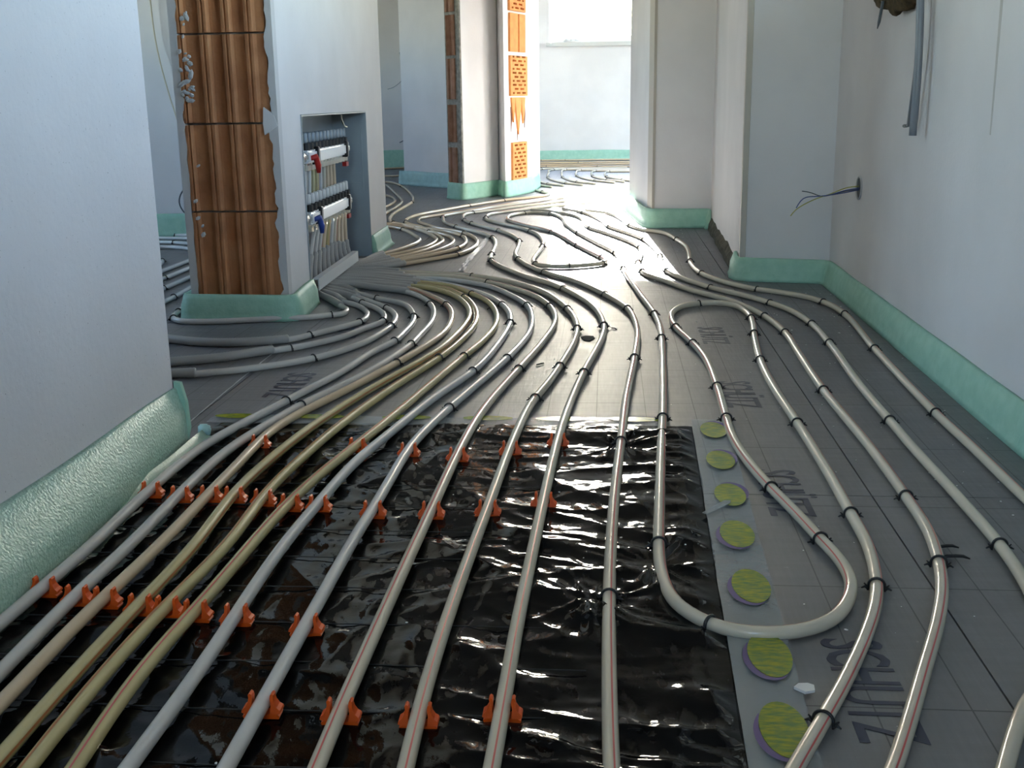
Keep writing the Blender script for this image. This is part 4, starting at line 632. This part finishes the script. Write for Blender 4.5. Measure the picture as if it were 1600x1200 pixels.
for key, (P, ST, SLV) in PIPES.items():
    pts = catmull(P, .014 if key[0] in 'PQ' else .022)
    if key in ('P1', 'P2', 'P3', 'P4', 'P5', 'P6', 'P7', 'P8', 'P9', 'P10', 'P11', 'P12'):   # straight runs sag smoothly
        for _ in range(60):
            pts = [p if (i in (0, len(pts)-1) or p.y > 2.75) else p.lerp((pts[i-1]+pts[i+1])/2, .5*min(1, (2.75-p.y)/.4)) for i, p in enumerate(pts)]
    PATH[key] = pts
from mathutils.kdtree import KDTree
for it in range(14):                         # pipes lying side by side touch but never run into one another
    keys = list(PATH); flat = [(k, i) for k in keys for i in range(len(PATH[k]))]
    kd = KDTree(len(flat))
    for n_, (k, i) in enumerate(flat): kd.insert(PATH[k][i], n_)
    kd.balance(); mv = {}
    for n_, (k, i) in enumerate(flat):
        p = PATH[k][i]
        if p.z > .03 or i == 0 or i == len(PATH[k])-1: continue
        best = {}
        for q, m_, d in kd.find_range(p, .0178):
            k2 = flat[m_][0]
            if k2 != k and (k2 not in best or d < best[k2][0]): best[k2] = (d, q)
        if best:
            s = Vector((0, 0, 0))
            for d, q in best.values():
                v = p-q; v.z = 0
                if v.length > 1e-5: s += v.normalized()*(.0178-d)*.45
            mv[(k, i)] = s
    for k in keys:
        L_ = PATH[k]; off = [mv.get((k, i), Vector((0, 0, 0))) for i in range(len(L_))]
        for _ in range(2): off = [off[0]]+[(off[i-1]+off[i]*2+off[i+1])/4 for i in range(1, len(off)-1)]+[off[-1]]
        PATH[k] = [p+o_ for p, o_ in zip(L_, off)]
for key, (P, ST, SLV) in PIPES.items():
    cm, lab, short, grp = INFO[key]; pts = PATH[key]
    bm = bmesh.new(); tube(bm, pts, PR, 12 if key[0] in 'PQR' else 8)
    o = link('heating_pipe', bm, PIPE_MATS[cm], smooth=True); tag(o, lab, 'pipe', grp)
    if key in STRIPE and STRIPE[key] < 5:
        bm = bmesh.new(); hw = .0009 if key not in ('P4', 'P5') else .0014
        ribbon(bm, pts, STRIPE[key], hw, PR); s = link('red_stripe', bm, M_RED if key not in ('P4', 'P5') else M_RUST, o, True); s['label'] = 'thin red line printed along the pipe'
    for a, b in SLV:
        ia = 0 if a == 0 else closest(pts, a); ib = len(pts)-1 if b == 1 else closest(pts, b)
        if a == 0: ia = next(i for i, q in enumerate(pts) if q.z < .125)
        bm = bmesh.new(); dense = []
        for i in range(min(ia, ib), max(ia, ib)):
            for q in (0, .25, .5, .75): dense.append(pts[i].lerp(pts[min(i+1, len(pts)-1)], q)+Vector((0, 0, .003 if pts[i].z < .02 else 0)))
        if len(dense) < 3: continue
        tube(bm, dense, lambda i: .0122 if i % 2 else .0112, 10)
        link('sleeve', bm, M_SLEEVE, o, True)['label'] = 'grey corrugated sleeve'
    if ST:
        hits = sorted((closest(pts, q) for q in ST), key=lambda i: (pts[i]).y if key in ('P1', 'P2', 'P3', 'P5', 'P6', 'P7', 'P8', 'P9', 'P10') else (-i if key in ('P11', 'P12', 'P13', 'P14', 'P15', 'P16') else i))
        frm = 'from the camera' if key[0] == 'P' else ('from the cabinet' if key[0] in 'QR' else 'from its left end')
        for n_, i in enumerate(hits):
            p = pts[i]; t = (pts[min(i+1, len(pts)-1)]-pts[max(i-1, 0)])
            so_ = bpy.data.objects.new('pipe_staple', STM); COL.objects.link(so_); so_.location = (p.x, p.y, p.z)
            so_.rotation_euler = (0, 0, math.atan2(-t.x, t.y)); so_.scale = (1, 1.15, 1)
            one = len(hits) == 1
            l = ('only black staple over the %s' % short) if one else '%s black staple %s along the %s' % (ords[n_], frm, short)
            tag(so_, l, 'staple', 'black staples over the pipes')

# ---------------------------------------------------------------- orange clips
def extrude_xz(poly, y0, y1, taper=None):
    bm = bmesh.new(); a = [bm.verts.new((x, y0*(taper(z) if taper else 1), z)) for x, z in poly]; b = [bm.verts.new((x, y1*(taper(z) if taper else 1), z)) for x, z in poly]
    bm.faces.new(a); bm.faces.new(b[::-1]); n = len(poly)
    for i in range(n): bm.faces.new((a[i], a[(i+1) % n], b[(i+1) % n], b[i]))
    return bm
tap = lambda z: 1.15-.55*max(0, min(1, (z-.008)/.02))
base_me = link('tmp', extrude_xz([(-.0185, .0045), (.0185, .0045), (.0195, .0075), (.0165, .0095), (.010, .0105), (.0055, .0082), (-.0055, .0082), (-.010, .0105), (-.0165, .0095), (-.0195, .0075)], -.0075, .0075), M_ORANGE)
pr = [(.0095, .0100), (.0172, .0098), (.0205, .0112), (.0200, .0138), (.0165, .0165), (.0138, .0215), (.0130, .0262), (.0135, .0295), (.0118, .0312), (.0098, .0298), (.0092, .0262), (.0099, .0215), (.0102, .0185), (.0097, .0145)]
pr_r = link('tmp', extrude_xz(pr, -.0072, .0072, tap), M_ORANGE); pr_l = link('tmp', extrude_xz([(-x, z) for x, z in pr], -.0072, .0072, tap), M_ORANGE)
rown = {'A': 'nearest', 'B': 'second', 'C': 'third', 'D': 'farthest'}
for r, L_ in CLIPS.items():
    for n_, (pk, q) in enumerate(L_):
        pts = PATH[pk]; i = closest(pts, q); p = pts[i]; t = pts[min(i+2, len(pts)-1)]-pts[i-2]
        rz = math.atan2(-t.x, t.y); rz = rz if abs(rz) < 1.6 else rz-math.pi*(1 if rz > 0 else -1)
        e = bpy.data.objects.new('pipe_clip', base_me.data); COL.objects.link(e); e.location = (p.x, p.y, p.z-.0185); e.rotation_euler = (0, 0, rz*.9)
        tag(e, 'orange plastic pipe clip, %s from the left in the %s clip row' % (ords[n_], rown[r]), 'pipe clip', 'orange pipe clips')
        for pm in (pr_r, pr_l):
            c = bpy.data.objects.new('prong', pm.data); COL.objects.link(c); c.parent = e
for o in (base_me, pr_r, pr_l): bpy.data.objects.remove(o)

# ---------------------------------------------------------------- manifold cabinet
def n3(s, d, z): q = NA+NU*s+NN*d; return Vector((q.x, q.y, z))
RZ = math.atan2(NU.y, NU.x)-math.pi/2   # local +y runs along the wall, local -x goes into it
cab = tag(empty('manifold_cabinet', n3(S0, 0, 0), RZ), 'grey steel manifold cabinet recessed in the white wall', 'cabinet')
LW = S1-S0
bm = bmesh.new(); box(bm, -.143, -.137, .003, LW-.003, .0, HT-.002); link('back_panel', bm, M_STEEL, cab)
bm = bmesh.new(); box(bm, -.137, .003, LW-.006, LW-.001, .0, HT-.002)
for z in (.30, .34, .38, .42, .46): box(bm, -.125, -.03, LW-.009, LW-.006, z, z+.003)
box(bm, -.022, -.018, LW-.009, LW-.006, .27, .52); link('side_panel', bm, M_STEEL, cab)
bm = bmesh.new(); box(bm, -.137, .003, .001, .006, .0, HT-.002); link('side_panel', bm, M_STEEL, cab)
bm = bmesh.new(); box(bm, -.137, .003, .006, LW-.006, HT-.006, HT-.001); link('top_panel', bm, M_STEEL, cab)
bm = bmesh.new(); box(bm, .006, .010, .085, .78, .028, .066); box(bm, -.012, .006, .085, .78, .062, .066); rl = link('front_rail', bm, M_WHITE, cab); rl['label'] = 'white front rail'
bm = bmesh.new(); tube(bm, [(-.06, LW-.20, HT-.006), (-.058, LW-.20, HT-.03), (-.05, LW-.19, HT-.055), (-.045, LW-.17, HT-.058)], .004, 6); link('door_catch', bm, M_CHROME, cab)
def manifold(name, z, label, hcol, pinm, pinh):
    m = tag(empty(name, n3(.0, .055, z), RZ), label, 'manifold')
    y0, y1 = .44, 1.16
    bm = bmesh.new(); box(bm, -.020, .021, y0+.03, y1-.03, -.021, .021); bmesh.ops.bevel(bm, geom=bm.edges[:], offset=.006, segments=2, affect='EDGES')
    link('manifold_bar', bm, M_WHITE, m)
    for y in (.608, 1.115):
        bm = bmesh.new(); box(bm, -.026, .027, y-.014, y+.014, -.03, .03); bmesh.ops.bevel(bm, geom=bm.edges[:], offset=.004, segments=1, affect='EDGES'); link('bracket', bm, M_BLACK, m)
    for k in range(12):
        y = .508+.059*k
        bm = bmesh.new(); cyl(bm, (0, y, .020), .017, .024, sides=10); link('valve_collar', bm, M_BLACK, m)
        bm = bmesh.new(); tube(bm, [(0, y, .044), (0, y, .05), (0, y, .05+pinh), (0, y, .053+pinh)], lambda i: (.009, .0105, .0095, .006)[i], 9); link('flow_indicator', bm, pinm, m, True)
        bm = bmesh.new(); tube(bm, [(0, y, -.02), (0, y, -.028), (0, y, -.029), (0, y, -.046), (0, y, -.047)], lambda i: (.009, .009, .0145, .0145, .011)[i], 8); link('union_nut', bm, M_CHROME, m)
    bm = bmesh.new(); tube(bm, [(0, y1-.03, 0), (0, y1, 0), (0, y1+.002, 0), (0, y1+.03, 0)], lambda i: (.016, .016, .021, .021)[i], 10)
    tube(bm, [(0, y1+.015, -.02), (0, y1+.015, -.05)], .009, 8); tube(bm, [(0, y1+.015, .02), (0, y1+.015, .04)], .008, 8); link('end_fitting', bm, M_CHROME, m, True)
    bm = bmesh.new(); box(bm, -.008, .008, y1+.0, y1+.045, -.068, -.052); link('drain_cap', bm, M_REDP, m)['label'] = 'red drain cap'
    bm = bmesh.new(); tube(bm, [(0, y0+.04, 0), (0, y0-.10, 0)], .018, 10); link('ball_valve', bm, M_CHROME, m, True)
    bm = bmesh.new(); tube(bm, [(.02, .50, -.005), (.03, .525, .0), (.036, .535, -.03), (.036, .535, -.055)], lambda i: (.008, .011, .011, .007)[i], 7); link('valve_handle', bm, hcol, m, True)['label'] = ('red' if hcol is M_REDP else 'blue')+' valve handle'
manifold('supply_manifold', .448, 'upper pipe manifold with a white bar and red valve handle inside the cabinet', M_REDP, M_STEEL, .026)
manifold('return_manifold', .245, 'lower pipe manifold with a white bar and blue valve handle inside the cabinet', M_BLUEP, M_PIN, .026)

# ---------------------------------------------------------------- wires, conduit, debris
def wire_thing(name, pts, rad, m, label, cat, sides=6, parts=None, group=None):
    bm = bmesh.new(); tube(bm, catmull(pts, .012), rad, sides); o = link(name, bm, m, smooth=True); tag(o, label, cat, group); return o
# conduits hanging against the right wall
cb = tag(empty('hanging_conduit', (.735, 2.87, .53)), 'grey plastic conduit tubes hanging down the right wall', 'conduit')
def cpart(name, P, rad, m, sides=10):
    bm = bmesh.new(); tube(bm, [Vector(p)-Vector((.735, 2.87, .53)) for p in catmull(P, .02)], rad, sides); return link(name, bm, m, cb, True)
cpart('conduit_tube', [(.727, 2.80, .525), (.728, 2.80, .7), (.724, 2.82, .9), (.715, 2.86, 1.2), (.71, 2.9, 2.0), (.71, 2.9, 2.6)], .0095, M_CONDUIT)
cpart('conduit_tube', [(.734, 2.865, .545), (.735, 2.85, .62), (.735, 2.83, .75), (.732, 2.85, .9), (.728, 2.95, 1.2), (.72, 3.0, 2.6)], .007, M_CONDUIT)
cpart('wire_end', [(.73, 2.90, .545), (.733, 2.875, .541), (.734, 2.865, .548)], .004, M_GREYW, 6)
# clump of old foam and a nail above
bm = bmesh.new(); rnd = random.Random(11)
bmesh.ops.create_icosphere(bm, subdivisions=4, radius=1, matrix=Matrix.Translation((.735, 3.06, .905)) @ Matrix.Diagonal((.048, .21, .075, 1)))
for v in bm.verts: v.co += Vector((noise.noise(v.co*25), noise.noise(v.co*25+Vector((5, 0, 0))), noise.noise(v.co*25+Vector((0, 7, 0)))))*.022
fb = tag(link('foam_clump', bm, M_BROWN, smooth=True), 'brown ragged foam clump sticking out of the right wall at the top edge', 'foam clump')
bm = bmesh.new(); tube(bm, [(.69, 3.03, .85), (.688, 3.05, .80), (.687, 3.06, .785)], lambda i: (.004, .004, .0012)[i], 6); link('nail', bm, M_GREYW, fb)
# socket hole and wires
jx = .757
bm = bmesh.new(); cyl(bm, (jx-.002, 3.47, .350), .030, .004, 'x', 20)
sb = tag(link('socket_box', bm, M_BLACK), 'round black socket hole low in the right wall with loose wires', 'socket')
bm = bmesh.new(); tube(bm, [(jx-.0025+.0, 3.47+.033*math.cos(a), .350+.033*math.sin(a)) for a in (2*math.pi*k/24 for k in range(25))], .003, 6, cap=False); link('box_rim', bm, M_DUST, sb, True)
for nm, m_, P in (('blue', M_BLUEW, [(jx, 3.47, .345), (.70, 3.46, .335), (.63, 3.45, .327), (.585, 3.44, .325), (.565, 3.43, .295)]), ('blue', M_BLUEW, [(jx, 3.46, .35), (.71, 3.45, .345), (.66, 3.44, .331), (.62, 3.45, .327)]),
               ('green-yellow', M_YGW, [(jx, 3.475, .355), (.72, 3.47, .352), (.67, 3.45, .335), (.62, 3.44, .32), (.56, 3.42, .29), (.545, 3.40, .275)]), ('dark', M_GREYW, [(jx, 3.465, .348), (.69, 3.45, .338), (.64, 3.45, .326), (.61, 3.44, .34), (.58, 3.43, .345)])):
    bm = bmesh.new(); tube(bm, catmull(P, .01), .0016, 5); link('wire', bm, m_, sb, True)['label'] = nm+' wire'
# wires of the left room
wire_thing('hanging_cable', [(-2.10, 5.28, 2.59), (-2.108, 5.275, 1.6), (-2.112, 5.27, 1.10), (-2.10, 5.27, .88), (-2.03, 5.22, .62), (-1.93, 5.1, .44), (-1.85, 5.0, .36), (-1.78, 4.9, .30)], .0035, M_CABLE, 'thin cream cable hanging in the side room left of the brick wall', 'cable')
wire_thing('wire_loop', [(-1.80, 5.0, .30), (-1.87, 5.0, .285), (-1.935, 5.0, .24), (-1.955, 5.0, .19), (-1.93, 5.0, .14), (-1.86, 5.0, .105), (-1.8, 5.0, .09)], .0035, M_GREYW, 'dark wire loop in the side room, near the lower brick edge', 'wire', group='dark loose wires')
wire_thing('wire_loop', [(-1.86, 5.02, .305), (-1.91, 5.02, .27), (-1.915, 5.02, .23), (-1.87, 5.02, .16), (-1.82, 5.02, .12)], .003, M_GREYW, 'inner dark wire loop in the side room, next to the larger loop', 'wire', group='dark loose wires')
wire_thing('wire_tail', [(-1.98, 10.92, 1.08), (-1.94, 10.85, .92), (-1.93, 10.75, .83), (-2.0, 10.68, .76), (-2.05, 10.62, .74)], .003, M_STEEL, 'thin grey wire tail on the back left wall, upper one', 'wire')
wire_thing('wire_tail', [(-1.86, 10.92, .34), (-1.92, 10.8, .28), (-1.97, 10.7, .25)], .006, M_STEEL, 'grey wire tail on the back left wall, just above its strip', 'wire')
# stain grooves on the right wall: old chased slots, filled
bm = bmesh.new(); slab(bm, [(.757, 2.333, .54), (.757, 2.340, .54), (.757, 2.352, .999), (.757, 2.330, .999)], (-1, 0, 0), .0003)
struct(link('trim_3', bm, mat('grey_filler', (.50, .475, .455), .9)))
# loose bits
bm = bmesh.new(); rnd = random.Random(5)
zones = [(.45, .73, 1.0, 3.7, 70), (-.9, .4, 2.2, 4.2, 40), (.2, .45, .8, 2.6, 26), (-.7, .15, .8, 1.9, 34), (.25, .5, 4.0, 5.5, 16), (-2, -1.25, 3.2, 5.0, 14)]
for x0, x1, y0, y1, n_ in zones:
    for _ in range(n_):
        x, y = rnd.uniform(x0, x1), rnd.uniform(y0, y1); r = rnd.uniform(.0007, .0018)*(1 if y < 3 else 1.5)
        z = .001+(.006 if x < .15 and y < 2.05 and x > -.75 else 0)
        bmesh.ops.create_icosphere(bm, subdivisions=1, radius=1, matrix=Matrix.Translation((x, y, z)) @ Matrix.Rotation(rnd.uniform(0, 3), 4, 'Z') @ Matrix.Diagonal((r*rnd.uniform(.7, 1.8), r, r*.6, 1)))
o = link('plaster_crumbs', bm, M_CRUMB); o['kind'] = 'stuff'; tag(o, 'small white plaster crumbs scattered over the grey floor boards', 'crumbs')
def chip(name, cx, cy, poly, t, m, label, cat, z=.0008):
    bm = bmesh.new(); prism(bm, [(cx+x, cy+y) for x, y in poly], z, z+t); return tag(link(name, bm, m), label, cat)
chip('plaster_flake', .214, 1.094, [(-.012, 0), (-.006, .008), (.004, .009), (.010, .005), (.009, -.006), (-.002, -.010)], .003, M_CRUMB, 'white plaster flake beside the oval-printed tape at the lower right', 'flake', .006)
chip('film_scrap', -.051, 2.92, [(-.018, .02), (-.005, .035), (.016, .03), (.02, .0), (.008, -.03), (-.008, -.025), (-.015, -.005)], .0012, mat('matt_scrap', (.05, .05, .055), .95, .1), 'dark grey film scrap between the pipes in the middle of the floor', 'scrap')
chip('film_scrap', .172, 1.637, [(-.025, -.025), (-.018, -.03), (.022, .02), (.024, .03), (.013, .03)], .001, M_TAPE, 'pale translucent scrap stuck at the left edge of the oval-printed tape', 'scrap', .0075)
for k, (cx, cy, rz, w_) in enumerate(((.475, 1.50, .3, 'upper'), (.478, 1.465, .1, 'lower'))):
    bm = bmesh.new(); tube(bm, [(-.018, 0, .003), (-.012, .002, .006), (.0, 0, .007), (.012, .003, .005), (.02, -.002, .003)], lambda i: (.001, .0026, .0028, .0026, .001)[i], 6)
    tube(bm, [(-.016, .004, .003), (-.008, .006, .004), (.004, .007, .004)], .0018, 5)
    o = link('pipe_staple', bm, M_BLACK, smooth=True); o.location = (cx, cy, .0); o.rotation_euler = (0, 0, rz)
    tag(o, 'loose black staple lying right of the pipe at lower right, %s of two' % w_, 'staple', 'black staples over the pipes')
for i, (cx, cy) in enumerate(((.065, 2.13), (-.36, 3.35), (-.10, 3.2), (-.16, 2.62), (.02, 3.05))):
    bm = bmesh.new(); tube(bm, [(-.012, 0, .002), (0, .004, .003), (.012, .002, .002)], .0015, 5)
    o = link('staple_leg', bm, M_BLACK, smooth=True); o.location = (cx, cy, 0); o.rotation_euler = (0, 0, i*1.3)
    tag(o, ['broken black staple bit on the tape at the film far edge', 'broken black staple bit among the curved pipes by the cabinet', 'broken black staple bit near the grey film scrap', 'broken black staple bit just beyond the film far edge', 'broken black staple bit left of the straight pipe'][i], 'staple bit')
